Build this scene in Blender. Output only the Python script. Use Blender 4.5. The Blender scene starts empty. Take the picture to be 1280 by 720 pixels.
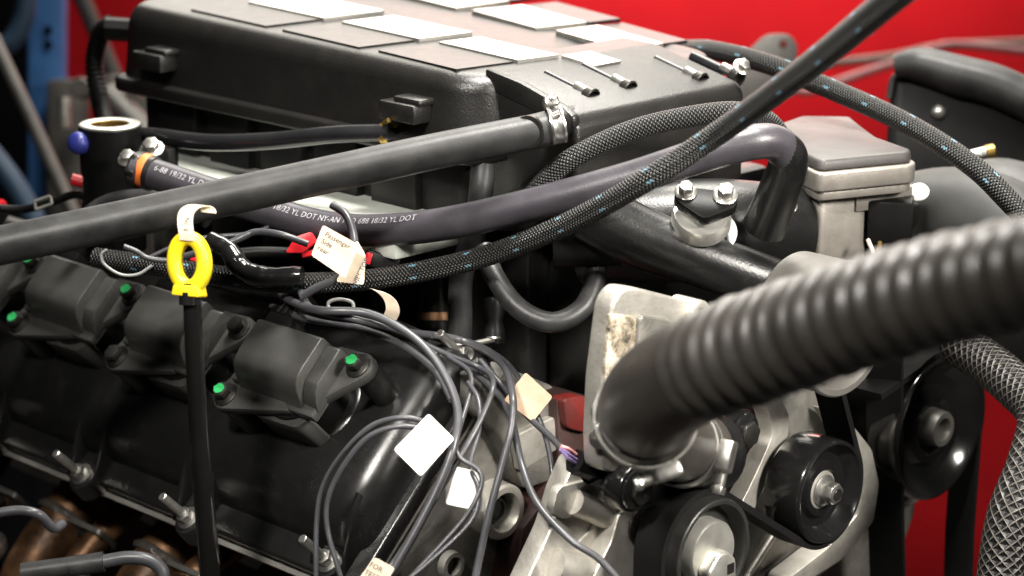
import bpy, bmesh, math, random
from mathutils import Vector, Matrix
random.seed(7)
SC = bpy.context.scene
COL = SC.collection
R = math.radians

# ------------------------------------------------------------------ camera
PITCH = R(15.3)
CAM = Vector((1.05, -1.05, 0.40))
S2 = math.sqrt(.5)
RT = Vector((S2, S2, 0))
FH = Vector((-S2, S2, 0))
VW = FH * math.cos(PITCH) + Vector((0, 0, -math.sin(PITCH)))
UP = FH * math.sin(PITCH) + Vector((0, 0, math.cos(PITCH)))
FPX = 2990.0
cam_d = bpy.data.cameras.new('camera')
cam = bpy.data.objects.new('camera', cam_d)
COL.objects.link(cam)
m = Matrix.Identity(4)
for i in range(3):
    m[i][0], m[i][1], m[i][2], m[i][3] = RT[i], UP[i], -VW[i], CAM[i]
cam.matrix_world = m
cam_d.sensor_width = 36
cam_d.lens = FPX / 1280 * 36
cam_d.clip_start = .05
cam_d.clip_end = 50
cam_d.dof.use_dof = True
cam_d.dof.focus_distance = 1.41
cam_d.dof.aperture_fstop = 6.4
SC.camera = cam

# ------------------------------------------------------------------ light
W = bpy.data.worlds.new('World')
SC.world = W
W.use_nodes = True
bg = W.node_tree.nodes['Background']
bg.inputs[0].default_value = (.9, .95, 1, 1)
bg.inputs[1].default_value = .008
SC.view_settings.view_transform = 'Standard'
SC.view_settings.look = 'None'
SC.view_settings.exposure = -0.12
SC.view_settings.gamma = 1
SC.view_settings.use_curve_mapping = False
try:
    SC.cycles.use_denoising = True
    SC.cycles.max_bounces = 8
    SC.cycles.sample_clamp_indirect = 4
except Exception:
    pass


def cam_space(r, f, z):
    """point r metres right and f metres ahead of the camera (level), at height z"""
    p = CAM + RT * r + FH * f
    return Vector((p.x, p.y, z))


def area(name, loc, target, sx, sy, power, col=(1, 1, 1), spread=180):
    d = bpy.data.lights.new(name, 'AREA')
    d.shape = 'RECTANGLE'
    d.size, d.size_y = sx, sy
    d.energy = power
    d.color = col
    d.spread = R(spread)
    o = bpy.data.objects.new(name, d)
    COL.objects.link(o)
    o.location = loc
    o.rotation_euler = (target - loc).to_track_quat('-Z', 'Y').to_euler()
    return o


ENG = Vector((0.08, -0.02, 0.03))
area('lid_sheen_panel', cam_space(.12, 2.6, .62), ENG, 1.5, .95, 6.0, (1, .955, .85), 110)  # unseen panel added low behind the engine so the lid reflects it
area('added_lamp_rear', cam_space(.20, 2.25, 1.30), ENG, 1.1, .45, 15, (1, .96, .88), 110)  # unseen lamp added to brighten the box front and hose tops
area('ceiling_lamp_above', cam_space(.15, 1.32, 1.40), ENG, .42, .30, 11, (1, .965, .90), 70)
area('front_lamp', cam_space(-.42, .28, 1.05), ENG + Vector((.08, -.10, -.03)), .20, .16, 2.2, (1, .96, .89), 40)
area('side_lamp', Vector((1.2, -.02, .60)), ENG + Vector((.15, -.06, -.08)), .26, .22, 3.0, (1, .95, .87), 45)
area('added_wall_light', cam_space(.22, 2.66, .40), cam_space(.20, 2.95, -.05), .75, .06, 6.2, (1, .95, .9), 150)  # unseen light added close to the wall: bright middle, dark corners


# ------------------------------------------------------------------ materials
def nodes(name):
    mt = bpy.data.materials.new(name)
    mt.use_nodes = True
    nt = mt.node_tree
    return mt, nt, nt.nodes['Principled BSDF']


def math_node(nt, op, a, b=None, c=None):
    n = nt.nodes.new('ShaderNodeMath')
    n.operation = op
    for i, v in enumerate((a, b, c)):
        if v is None:
            continue
        if isinstance(v, (int, float)):
            n.inputs[i].default_value = v
        else:
            nt.links.new(v, n.inputs[i])
    return n.outputs[0]


def noise(nt, scale, detail=3, rough=.55, vec=None):
    n = nt.nodes.new('ShaderNodeTexNoise')
    n.inputs['Scale'].default_value = scale
    n.inputs['Detail'].default_value = detail
    n.inputs['Roughness'].default_value = rough
    if vec is None:
        tc = nt.nodes.new('ShaderNodeTexCoord')
        vec = tc.outputs['Object']
    nt.links.new(vec, n.inputs['Vector'])
    return n.outputs['Fac']


def ramp(nt, fac, stops):
    r = nt.nodes.new('ShaderNodeValToRGB')
    el = r.color_ramp.elements
    while len(el) < len(stops):
        el.new(.5)
    for e, (p, c) in zip(el, stops):
        e.position = p
        e.color = (*c, 1) if len(c) == 3 else c
    nt.links.new(fac, r.inputs[0])
    return r.outputs[0]


def bump(nt, b, h, strength, dist):
    n = nt.nodes.new('ShaderNodeBump')
    n.inputs['Strength'].default_value = strength
    n.inputs['Distance'].default_value = dist
    nt.links.new(h, n.inputs['Height'])
    nt.links.new(n.outputs[0], b.inputs['Normal'])


def pbr(name, col, rough=.5, metal=0, col2=None, vscale=40, bmp=0, bscale=600, rvar=.08, dist=.0006, spec=.5, coat=0, dust=0):
    mt, nt, b = nodes(name)
    b.inputs['Roughness'].default_value = rough
    b.inputs['Metallic'].default_value = metal
    b.inputs['Specular IOR Level'].default_value = spec
    b.inputs['Coat Weight'].default_value = coat
    b.inputs['Coat Roughness'].default_value = .12
    f = noise(nt, vscale, 5, .6)
    c2 = col2 or tuple(min(1, c * 1.35) for c in col)
    cout = ramp(nt, f, [(.35, col), (.68, c2)])
    if dust:
        g = math_node(nt, 'MULTIPLY', noise(nt, 900, 2, .7), noise(nt, 45, 3, .6))
        mk = ramp(nt, g, [(.30, (0, 0, 0)), (.46, (dust,) * 3)])
        mx = nt.nodes.new('ShaderNodeMix')
        mx.data_type = 'RGBA'
        nt.links.new(mk, mx.inputs[0])
        nt.links.new(cout, mx.inputs[6])
        mx.inputs[7].default_value = (.22, .20, .17, 1)
        cout = mx.outputs[2]
    nt.links.new(cout, b.inputs['Base Color'])
    f2 = noise(nt, vscale * 2.3, 4, .6)
    nt.links.new(math_node(nt, 'MULTIPLY_ADD', f2, rvar * 2, rough - rvar), b.inputs['Roughness'])
    if bmp:
        bump(nt, b, noise(nt, bscale, 3, .6), bmp, dist)
    return mt


def uv_nodes(nt):
    u = nt.nodes.new('ShaderNodeUVMap')
    u.uv_map = 'UVMap'
    s = nt.nodes.new('ShaderNodeSeparateXYZ')
    nt.links.new(u.outputs[0], s.inputs[0])
    return s.outputs[0], s.outputs[1]


def braid(name, dark, light, nu, kv, rough=.42, flecks=False, net=False, metal=0):
    """woven sleeve: u counts turns round the hose, v is metres along it"""
    mt, nt, b = nodes(name)
    u, v = uv_nodes(nt)
    un = math_node(nt, 'MULTIPLY', u, nu)
    vk = math_node(nt, 'MULTIPLY', v, kv)
    a = math_node(nt, 'ABSOLUTE', math_node(nt, 'SINE', math_node(nt, 'MULTIPLY', math_node(nt, 'ADD', un, vk), math.pi)))
    c = math_node(nt, 'ABSOLUTE', math_node(nt, 'SINE', math_node(nt, 'MULTIPLY', math_node(nt, 'SUBTRACT', un, vk), math.pi)))
    if net:
        h = math_node(nt, 'SUBTRACT', 1, math_node(nt, 'MINIMUM', a, c))
        colr = ramp(nt, h, [(.74, dark), (.86, light)])
        if metal:
            nt.links.new(ramp(nt, h, [(.74, (0, 0, 0)), (.86, (metal,) * 3)]), b.inputs['Metallic'])
    else:
        h = math_node(nt, 'MULTIPLY', a, c)
        colr = ramp(nt, h, [(.15, dark), (.75, light)])
    if flecks:
        fv = math_node(nt, 'FRACT', math_node(nt, 'MULTIPLY', v, 27))
        fu = math_node(nt, 'FRACT', math_node(nt, 'MULTIPLY', u, 5))
        mk = math_node(nt, 'MULTIPLY', math_node(nt, 'LESS_THAN', fv, .12), math_node(nt, 'LESS_THAN', fu, .16))
        mx = nt.nodes.new('ShaderNodeMix')
        mx.data_type = 'RGBA'
        nt.links.new(mk, mx.inputs[0])
        nt.links.new(colr, mx.inputs[6])
        mx.inputs[7].default_value = (.13, .27, .36, 1)
        colr = mx.outputs[2]
    nt.links.new(colr, b.inputs['Base Color'])
    b.inputs['Roughness'].default_value = rough
    b.inputs['Specular IOR Level'].default_value = .28
    bump(nt, b, h, .9, .0012)
    return mt


M = {}
M['coil'] = pbr('satin_black_plastic', (.033, .033, .031), 0.34, bmp=.12, bscale=1500, vscale=30, dust=0.1, rvar=0.1, spec=0.4)
M['cover'] = pbr('black_moulded_cover', (.0075, .0075, .0075), 0.29, bmp=.10, bscale=1300, vscale=18, dust=0.07, rvar=0.1, spec=0.55)
M['wrinkle'] = pbr('black_wrinkle_coat', (.010, .0095, .009), 0.32, bscale=850, dist=.0009, bmp=0.3, spec=0.5, dust=0.03)
M['black'] = pbr('plain_black_plastic', (.005, .005, .005), 0.4, bmp=.1, spec=0.12)
M['gloss'] = pbr('gloss_black_enamel', (.006, .006, .006), .17, rvar=.05, coat=.4, spec=0.35, dust=0.015)
M['manifold'] = pbr('black_coated_casting', (.0055, .0055, .0055), 0.31, bmp=.28, bscale=700, dust=0.06, spec=0.4)
M['rubber'] = pbr('grey_black_rubber', (.015, .015, .0155), 0.42, col2=(.034, .034, .034), bmp=.18, bscale=900, vscale=60, dust=0.03, spec=0.35)
M['heater'] = pbr('ribbed_heater_rubber', (.036, .033, .039), 0.36, col2=(.050, .046, .054), bmp=.22, bscale=700, vscale=70, dust=0.06, spec=0.45)
M['corr'] = pbr('corrugated_hose_rubber', (.030, .0275, .0245), 0.38, col2=(.046, .042, .037), vscale=35, bmp=.1, dust=0.16, spec=0.4)
M['wire'] = pbr('grey_black_cable_jacket', (.042, .042, .046), 0.31, vscale=80, spec=0.35)
M['wirelight'] = pbr('pale_grey_cable_jacket', (.16, .16, .155), .4, vscale=80)
M['slick'] = pbr('slick_black_hose', (.010, .010, .011), .24, bmp=.05, rvar=.05)
M['belt'] = pbr('black_belt_rubber', (.006, .006, .006), .6, vscale=50, spec=0.08)
M['alu'] = pbr('cast_aluminium', (.40, .38, .34), .42, .7, col2=(.60, .575, .52), vscale=55, bmp=.35, bscale=420, dist=.0007)
M['aludull'] = pbr('weathered_cast_aluminium', (.13, .125, .112), .50, .6, col2=(.27, .26, .235), vscale=45, bmp=.45, bscale=350, dist=.0009)
M['plate'] = pbr('machined_aluminium_pad', (.66, .65, .60), .33, .85, vscale=60, bmp=.08)
M['paleplate'] = pbr('pale_satin_aluminium', (.52, .54, .49), .45, .25, vscale=40, bmp=.1)
M['idler'] = pbr('worn_black_idler_plastic', (.014, .014, .013), .36, dust=.08, spec=.5)
M['steel'] = pbr('zinc_plated_steel', (.50, .49, .46), 0.3, .95, vscale=150, bmp=.1)
M['darksteel'] = pbr('black_oxide_steel', (.045, .043, .04), .34, .8, vscale=150)
M['brass'] = pbr('yellow_brass', (.25, .17, .05), .34, .9)
M['yellow'] = pbr('yellow_plastic', (.80, .60, .012), .36, col2=(.86, .66, .02), vscale=90)
M['paper'] = pbr('white_paper_label', (.80, .78, .73), .75, vscale=60, rvar=.02)
M['cream'] = pbr('cream_paper_label', (.62, .52, .40), .72, vscale=60, rvar=.02)
M['tan'] = pbr('tan_paper_label', (.40, .28, .19), .7, vscale=60, rvar=.02)
M['ink'] = pbr('black_ink', (.05, .04, .05), .8)
M['print'] = pbr('white_hose_print', (.24, .235, .25), .6, col2=(.40, .39, .41), vscale=300)
M['green'] = pbr('green_paint_mark', (.012, .20, .05), .4, col2=(.03, .33, .10), vscale=200)
M['red'] = pbr('red_plastic', (.55, .012, .02), .4)
M['redpaint'] = pbr('red_engine_enamel', (.16, .010, .008), .5, col2=(.05, .008, .006), vscale=25, bmp=.3, bscale=300)
M['blockdark'] = pbr('dark_brown_engine_enamel', (.012, .006, .005), .55, col2=(.040, .012, .009), vscale=25, bmp=.3, bscale=300)  # darker, browner mix of the engine enamel
M['orange'] = pbr('orange_rubber_ring', (.62, .13, .02), .5)
M['blue'] = pbr('blue_plastic_plug', (.015, .02, .13), .4)
M['bluepaint'] = pbr('blue_rack_paint', (.05, .16, .40), .5)
M['bluehose'] = pbr('faded_blue_hose', (.03, .065, .11), .5)
M['wall'] = pbr('red_painted_wall', (.60, .004, .010), .55, col2=(.76, .006, .013), vscale=5, bmp=.1, bscale=60, rvar=.03)
M['dark'] = pbr('dark_backing_board', (.006, .006, .007), .9, spec=0.05)
M['grey'] = pbr('grey_machine_paint', (.075, .07, .062), .55)
M['greymetal'] = pbr('dull_grey_steel', (.13, .125, .115), .45, .5)
M['duct'] = pbr('grey_moulded_duct', (.020, .0205, .0195), .46, bmp=.08, spec=0.25)
M['throttlecap'] = pbr('dark_grey_moulded_cap', (.050, .047, .046), .42, bmp=.12, bscale=1200, spec=0.3)
M['throttle'] = pbr('bare_cast_throttle_metal', (.22, .205, .185), .46, .6, col2=(.32, .295, .265), vscale=50, bmp=.2, bscale=700)
M['rust'] = pbr('heat_stained_header_steel', (.035, .018, .010), .42, .6, col2=(.24, .125, .060), vscale=38, bmp=.5, bscale=260)
M['weld'] = pbr('grey_weld_bead', (.22, .2, .18), .4, .8, bmp=.9, bscale=260, dist=.002)
M['pinkwire'] = pbr('pink_wire', (.62, .28, .28), .45)
M['purplewire'] = pbr('violet_wire', (.34, .24, .52), .45)
M['tanwire'] = pbr('pale_tan_cable', (.30, .25, .21), .55)
M['gasket'] = pbr('bright_gasket_steel', (.52, .50, .46), .4, .8)
M['floor'] = pbr('dark_workshop_floor', (.05, .048, .045), .6, vscale=3)
M['nylon'] = braid('black_woven_nylon', (.003, .003, .003), (.042, .042, .040), 12, 430, flecks=True, rough=.30)
M['nylonfine'] = braid('grey_black_woven_nylon', (.004, .004, .004), (.066, .066, .064), 12, 430, rough=.32)
M['netting'] = braid('silver_net_sleeve', (.006, .006, .006), (.11, .10, .088), 12, 158, net=True, metal=.2, rough=.42)


def cast_mat():
    """aluminium bracket with a rough, pitted pad of old casting skin"""
    mt, nt, b = nodes('pitted_cast_aluminium')
    f = noise(nt, 130, 6, .7)
    f1 = noise(nt, 22, 2, .5)
    k = math_node(nt, 'ADD', math_node(nt, 'MULTIPLY', f, .75), math_node(nt, 'MULTIPLY', f1, .35))
    nt.links.new(ramp(nt, k, [(.44, (.05, .048, .042)), (.53, (.36, .30, .22)), (.62, (.66, .60, .50))]), b.inputs['Base Color'])
    b.inputs['Metallic'].default_value = .55
    b.inputs['Roughness'].default_value = .48
    bump(nt, b, k, .6, .002)
    return mt


M['pitted'] = cast_mat()


# ------------------------------------------------------------------ geometry helpers
def at(x, y, d):
    """world point seen at photo pixel x, y at d metres along the view axis"""
    return CAM + (VW + RT * ((x - 640) / FPX) - UP * ((y - 360) / FPX)) * d


def hit(x, y, p0, n):
    r = VW + RT * ((x - 640) / FPX) - UP * ((y - 360) / FPX)
    return CAM + r * ((Vector(p0) - CAM).dot(n) / r.dot(n))


AX, AY, AZ = Vector((1, 0, 0)), Vector((0, 1, 0)), Vector((0, 0, 1))


def onx(c, x, y): return hit(x, y, (c, 0, 0), AX)
def ony(c, x, y): return hit(x, y, (0, c, 0), AY)
def onz(c, x, y): return hit(x, y, (0, 0, c), AZ)


def frame(o, u, v, w):
    f = Matrix.Identity(4)
    for i in range(3):
        f[i][0], f[i][1], f[i][2], f[i][3] = u[i], v[i], w[i], o[i]
    return f


def axis_frame(o, w, hint=None):
    w = Vector(w).normalized()
    h = Vector(hint) if hint is not None else (AZ if abs(w.z) < .9 else AX)
    u = h.cross(w).normalized()
    v = w.cross(u)
    return frame(o, u, v, w)


# valve bank frame: x along the engine, s down the slope, n out of the cover
BO = at(300, 408, 1.47)
BS = Vector((0, -S2, -S2))
BN = Vector((0, -S2, S2))
BANK = frame(BO, AX, BS, BN)


def bk(x, s, n): return BANK @ Vector((x, s, n))


def spline(pts, sub=8):
    pts = [Vector(p) for p in pts]
    if len(pts) == 2:
        return [pts[0].lerp(pts[1], i / sub) for i in range(sub + 1)]
    ext = [pts[0] * 2 - pts[1]] + pts + [pts[-1] * 2 - pts[-2]]
    out = []
    for i in range(1, len(ext) - 2):
        p0, p1, p2, p3 = ext[i - 1:i + 3]
        for k in range(sub):
            t = k / sub
            out.append(.5 * ((2 * p1) + (p2 - p0) * t + (2 * p0 - 5 * p1 + 4 * p2 - p3) * t * t + (3 * p1 - p0 - 3 * p2 + p3) * t ** 3))
    out.append(pts[-1])
    return out


def frames_along(path, hint=UP):
    fr = []
    n = len(path)
    prev = None
    for i in range(n):
        t = (path[min(i + 1, n - 1)] - path[max(i - 1, 0)]).normalized()
        if prev is None:
            u = hint - t * hint.dot(t)
            if u.length < 1e-4:
                u = AX - t * AX.dot(t)
        else:
            u = prev - t * prev.dot(t)
        u.normalize()
        prev = u
        fr.append((path[i], t, u, t.cross(u)))
    return fr


def hull2(pts):
    pts = sorted(set((round(a, 6), round(b, 6)) for a, b in pts))
    def half(seq):
        h = []
        for p in seq:
            while len(h) >= 2 and (h[-1][0] - h[-2][0]) * (p[1] - h[-2][1]) - (h[-1][1] - h[-2][1]) * (p[0] - h[-2][0]) <= 0:
                h.pop()
            h.append(p)
        return h[:-1]
    return half(pts) + half(pts[::-1])


def circ(cx, cy, r, n=16): return [(cx + r * math.cos(2 * math.pi * i / n), cy + r * math.sin(2 * math.pi * i / n)) for i in range(n)]


def rrect(x0, x1, y0, y1, r, n=5):
    o = []
    for cx, cy, a in ((x1 - r, y1 - r, 0), (x0 + r, y1 - r, 90), (x0 + r, y0 + r, 180), (x1 - r, y0 + r, 270)):
        for k in range(n + 1):
            t = R(a + 90 * k / n)
            o.append((cx + r * math.cos(t), cy + r * math.sin(t)))
    return o


def round_poly(pts, r, n=4):
    """soften the corners of a 2-D polygon"""
    out = []
    k = len(pts)
    for i in range(k):
        p0, p1, p2 = (Vector(pts[(i + j - 1) % k]) for j in range(3))
        a, c = p0 - p1, p2 - p1
        d = min(r, a.length * .45, c.length * .45)
        q0, q2 = p1 + a.normalized() * d, p1 + c.normalized() * d
        for j in range(n + 1):
            t = j / n
            q = q0 * (1 - t) ** 2 + p1 * 2 * t * (1 - t) + q2 * t * t
            out.append((q.x, q.y))
    return out


WL = {}


class MB:
    def __init__(self):
        self.bm = bmesh.new()
        self.uv = self.bm.loops.layers.uv.new('UVMap')

    def add(self, verts, faces, uvs=None):
        vs = [self.bm.verts.new(v) for v in verts]
        for k, f in enumerate(faces):
            try:
                fc = self.bm.faces.new([vs[i] for i in f])
            except ValueError:
                continue
            if uvs:
                for lp, uvc in zip(fc.loops, uvs[k]):
                    lp[self.uv].uv = uvc
        return self

    def merge(self, bm2, F=None):
        if F is not None:
            bmesh.ops.transform(bm2, matrix=F, verts=bm2.verts)
        bm2.verts.index_update()
        vs = [v.co.copy() for v in bm2.verts]
        fs = [[v.index for v in f.verts] for f in bm2.faces]
        self.add(vs, fs)
        bm2.free()
        return self

    def prism(self, outline, F, h0, h1, bev=0, seg=2, taper=0):
        """outline in the frame's u, v; from h0 to h1 along w"""
        b = bmesh.new()
        n = len(outline)
        cx = sum(p[0] for p in outline) / n
        cy = sum(p[1] for p in outline) / n
        lo = [b.verts.new((p[0], p[1], h0)) for p in outline]
        hi = [b.verts.new((cx + (p[0] - cx) * (1 - taper), cy + (p[1] - cy) * (1 - taper), h1)) for p in outline]
        b.faces.new(lo[::-1])
        b.faces.new(hi)
        for i in range(n):
            j = (i + 1) % n
            b.faces.new((lo[i], lo[j], hi[j], hi[i]))
        bmesh.ops.recalc_face_normals(b, faces=b.faces)
        if bev:
            es = [e for e in b.edges if len(e.link_faces) == 2 and e.calc_face_angle(0) > .5]
            bmesh.ops.bevel(b, geom=es, offset=bev, segments=seg, profile=.5, affect='EDGES', clamp_overlap=True)
        return self.merge(b, F)

    def box(self, F, x0, x1, y0, y1, z0, z1, bev=0, seg=2, taper=0):
        return self.prism([(x0, y0), (x1, y0), (x1, y1), (x0, y1)], F, z0, z1, bev, seg, taper)

    def wbox(self, x0, x1, y0, y1, z0, z1, bev=0, seg=2):
        return self.box(Matrix.Identity(4), x0, x1, y0, y1, z0, z1, bev, seg)

    def lathe(self, o, w, prof, seg=32, hint=None):
        """prof: (height, radius) pairs, closed at radius 0"""
        F = axis_frame(o, w, hint)
        vs, rows = [], []
        for h, r in prof:
            if r <= 1e-7:
                rows.append([len(vs)])
                vs.append(F @ Vector((0, 0, h)))
            else:
                rows.append(list(range(len(vs), len(vs) + seg)))
                for i in range(seg):
                    a = 2 * math.pi * i / seg
                    vs.append(F @ Vector((r * math.cos(a), r * math.sin(a), h)))
        fs = []
        for p, q in zip(rows, rows[1:]):
            for i in range(seg):
                j = (i + 1) % seg
                if len(p) == 1 and len(q) == 1:
                    break
                if len(p) == 1:
                    fs.append((p[0], q[j], q[i]))
                elif len(q) == 1:
                    fs.append((p[i], p[j], q[0]))
                else:
                    fs.append((p[i], p[j], q[j], q[i]))
        return self.add(vs, fs)

    def cyl(self, o, w, r, h, seg=24, ch=None):
        c = min(r, h) * .15 if ch is None else ch
        return self.lathe(o, w, [(0, 0), (0, r - c), (c, r), (h - c, r), (h, r - c), (h, 0)], seg)

    def hexa(self, o, w, r, h, rot=0):
        F = axis_frame(o, w)
        return self.prism([(r * math.cos(R(60 * i + rot)), r * math.sin(R(60 * i + rot))) for i in range(6)], F, 0, h, r * .12, 2)

    def tube(self, pts, r, sides=16, sub=8, cap=True, rfun=None, hint=UP, path=None):
        path = path or spline(pts, sub)
        if isinstance(r, (list, tuple)):
            k = len(r) - 1
            rr = []
            for i in range(len(path)):
                t = i / (len(path) - 1) * k
                j = min(int(t), k - 1)
                rr.append(r[j] + (r[j + 1] - r[j]) * (t - j))
        else:
            rr = [r] * len(path)
        fr = frames_along(path, hint)
        vs, fs, uv = [], [], []
        L = [0]
        for a, c in zip(path, path[1:]):
            L.append(L[-1] + (c - a).length)
        for i, (p, t, u, v) in enumerate(fr):
            ri = rr[i] if rfun is None else rfun(L[i], rr[i])
            for k in range(sides):
                a = 2 * math.pi * k / sides
                vs.append(p + u * (ri * math.cos(a)) + v * (ri * math.sin(a)))
        for i in range(len(path) - 1):
            for k in range(sides):
                j = (k + 1) % sides
                fs.append((i * sides + k, i * sides + j, (i + 1) * sides + j, (i + 1) * sides + k))
                u0, u1 = k / sides, (k + 1) / sides
                uv.append(((u0, L[i]), (u1, L[i]), (u1, L[i + 1]), (u0, L[i + 1])))
        if cap:
            fs.append(tuple(range(sides))[::-1])
            uv.append(((0, 0),) * sides)
            q = (len(path) - 1) * sides
            fs.append(tuple(range(q, q + sides)))
            uv.append(((0, 0),) * sides)
        return self.add(vs, fs, uv)

    def ribbon(self, path, side, hw, th):
        """flat belt: a rectangle swept along path, wide along side"""
        n = len(path)
        vs, fs = [], []
        for i in range(n):
            t = (path[min(i + 1, n - 1)] - path[max(i - 1, 0)]).normalized()
            nn = side.cross(t).normalized()
            for a, c in ((-1, -1), (1, -1), (1, 1), (-1, 1)):
                vs.append(path[i] + side * (a * hw) + nn * (c * th))
        for i in range(n - 1):
            for k in range(4):
                j = (k + 1) % 4
                fs.append((i * 4 + k, i * 4 + j, i * 4 + 4 + j, i * 4 + 4 + k))
        fs += [(3, 2, 1, 0), (n * 4 - 4, n * 4 - 3, n * 4 - 2, n * 4 - 1)]
        return self.add(vs, fs)

    def build(self, name, mat, parent=None, angle=38, label=None):
        bm = self.bm
        bmesh.ops.recalc_face_normals(bm, faces=bm.faces)
        lo = Vector((min(v.co.x for v in bm.verts), min(v.co.y for v in bm.verts), min(v.co.z for v in bm.verts)))
        hi = Vector((max(v.co.x for v in bm.verts), max(v.co.y for v in bm.verts), max(v.co.z for v in bm.verts)))
        c = (lo + hi) / 2
        bmesh.ops.translate(bm, verts=bm.verts, vec=-c)
        me = bpy.data.meshes.new(name)
        bm.to_mesh(me)
        bm.free()
        me.materials.append(M[mat] if isinstance(mat, str) else mat)
        for p in me.polygons:
            p.use_smooth = True
        me.set_sharp_from_angle(angle=R(angle))
        o = bpy.data.objects.new(name, me)
        COL.objects.link(o)
        WL[o] = c
        o.location = c
        if parent is not None:
            o.parent = parent
            o.location = c - WL[parent]
        if label:
            o['label'] = label
        return o


def tag(o, label, cat, group=None):
    o['label'] = label
    o['category'] = cat
    if group:
        o['group'] = group
    return o


def thing(name, label, cat, loc, group=None):
    o = bpy.data.objects.new(name, None)
    o.empty_display_size = .02
    COL.objects.link(o)
    o.location = loc
    WL[o] = Vector(loc)
    return tag(o, label, cat, group)


def struct(o):
    o['kind'] = 'structure'
    return o


_tc = {}


def text_geo(s, size):
    key = (s, size)
    if key not in _tc:
        c = bpy.data.curves.new('lettering', 'FONT')
        c.body = s
        c.size = size
        c.resolution_u = 2
        c.align_x = 'LEFT'
        o = bpy.data.objects.new('lettering', c)
        COL.objects.link(o)
        bpy.context.view_layer.update()
        me = bpy.data.meshes.new_from_object(o)
        _tc[key] = ([v.co.copy() for v in me.vertices], [tuple(p.vertices) for p in me.polygons])
        bpy.data.objects.remove(o)
        bpy.data.meshes.remove(me)
        bpy.data.curves.remove(c)
    return _tc[key]


def flat_text(s, size, F, parent, mat='ink', name='lettering'):
    vs, fs = text_geo(s, size)
    return MB().add([F @ v for v in vs], fs).build(name, mat, parent)


def hose_text(s, size, path, r, start, ang, parent, rot_hint=UP):
    """lettering printed along a hose, wrapped round its surface"""
    vs, fs = text_geo(s, size)
    fr = frames_along(path, rot_hint)
    L = [0]
    for a, c in zip(path, path[1:]):
        L.append(L[-1] + (c - a).length)
    out = []
    for v in vs:
        d = start + v.x
        i = 0
        while i < len(L) - 2 and L[i + 1] < d:
            i += 1
        t = (d - L[i]) / max(1e-9, L[i + 1] - L[i])
        p = fr[i][0].lerp(fr[i + 1][0], t)
        u = fr[i][2].lerp(fr[i + 1][2], t).normalized()
        w = fr[i][3].lerp(fr[i + 1][3], t).normalized()
        a = ang - v.y / r
        out.append(p + (u * math.cos(a) + w * math.sin(a)) * (r + .00025))
    return MB().add(out, fs).build('printed_lettering', 'print', parent)


def bolt(parent, o, w, r, head='darksteel', washer='darksteel', h=None, name='bolt', mark=None, rot=10):
    """flanged hex bolt sitting at o, pointing along w; washer part carries the head"""
    w = Vector(w).normalized()
    h = h or r * .85
    b = MB().lathe(o, w, [(0, 0), (0, r * 1.45), (r * .18, r * 1.45), (r * .38, r * 1.1), (r * .38, 0)], 24).build(name, washer, parent)
    MB().hexa(o + w * r * .36, w, r, h, rot).build('bolt_head', head, b)
    if mark:
        F = axis_frame(o + w * (r * .36 + h + .0002), w)
        MB().prism([(r * .74 * a * (1 + .15 * math.sin(k * 2.3)), r * .62 * c) for k, (a, c) in enumerate(circ(0, 0, 1, 12))], F, 0, .0003).build('paint_mark', mark, b)
    return b


def worm_clamp(label, o, w, r, width, face, group='worm drive hose clamps', name='hose_clamp', slots=True, hs=1.0, band='steel'):
    """o centre, w axis, face = direction (from the axis) where the screw housing sits"""
    w = Vector(w).normalized()
    t = thing(name, label, 'clamp', o, group)
    f = Vector(face)
    f = (f - w * f.dot(w)).normalized()
    tn = w.cross(f)
    hw = width / 2
    MB().lathe(o, w, [(-hw, r), (-hw, r + .0009), (-hw + .0012, r + .0012), (-hw + .002, r + .0007), (hw - .002, r + .0007), (hw - .0012, r + .0012), (hw, r + .0009), (hw, r), (-hw, r)], 48, hint=f).build('band', band, t)
    if slots:
        for k in range(-9, 10):
            if abs(k) < 3:
                continue
            a = k * .16
            d = f * math.cos(a) + tn * math.sin(a)
            F = frame(o + d * (r + .0008), (w + d.cross(w) * .25).normalized(), d.cross(w), d)
            MB().box(F, -hw * .5, hw * .5, -.0007, .0007, 0, .0003).build('slot', 'darksteel', t)
    c = o + f * (r + .0035)
    F = frame(c, tn, w, f)
    MB().prism(rrect(-.0075 * hs, .0075 * hs, -hw * 1.08, hw * 1.08, .002), F, -.003, .0042 * hs, .0012, 2).build('screw_housing', band, t)
    sc = MB().cyl(c + tn * .007 * hs + f * .0008, tn, .0027 * hs, .007 * hs, 16)
    s = sc.build('screw', 'steel', t)
    MB().hexa(c + tn * .014 * hs + f * .0008, tn, .0036 * hs, .0035 * hs).build('screw_head', 'steel', s)
    return t


def hose(name, label, cat, pts, r, mat, group=None, sides=20, sub=10, **kw):
    o = MB().tube(pts, r, sides, sub, **kw).build(name, mat)
    return tag(o, label, cat, group)


# ================================================================== SETTING
FW = 2.95
wf = frame(cam_space(0, FW, 0), RT, AZ, -FH)
struct(MB().box(wf, -2.6, 2.6, -1.0, 1.6, -.05, 0).build('wall', 'wall'))
struct(MB().box(frame(cam_space(0, 1.6, -1.0), RT, FH, AZ), -2.6, 2.6, -1.4, 1.3, -.05, 0).build('floor', 'floor'))

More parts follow.
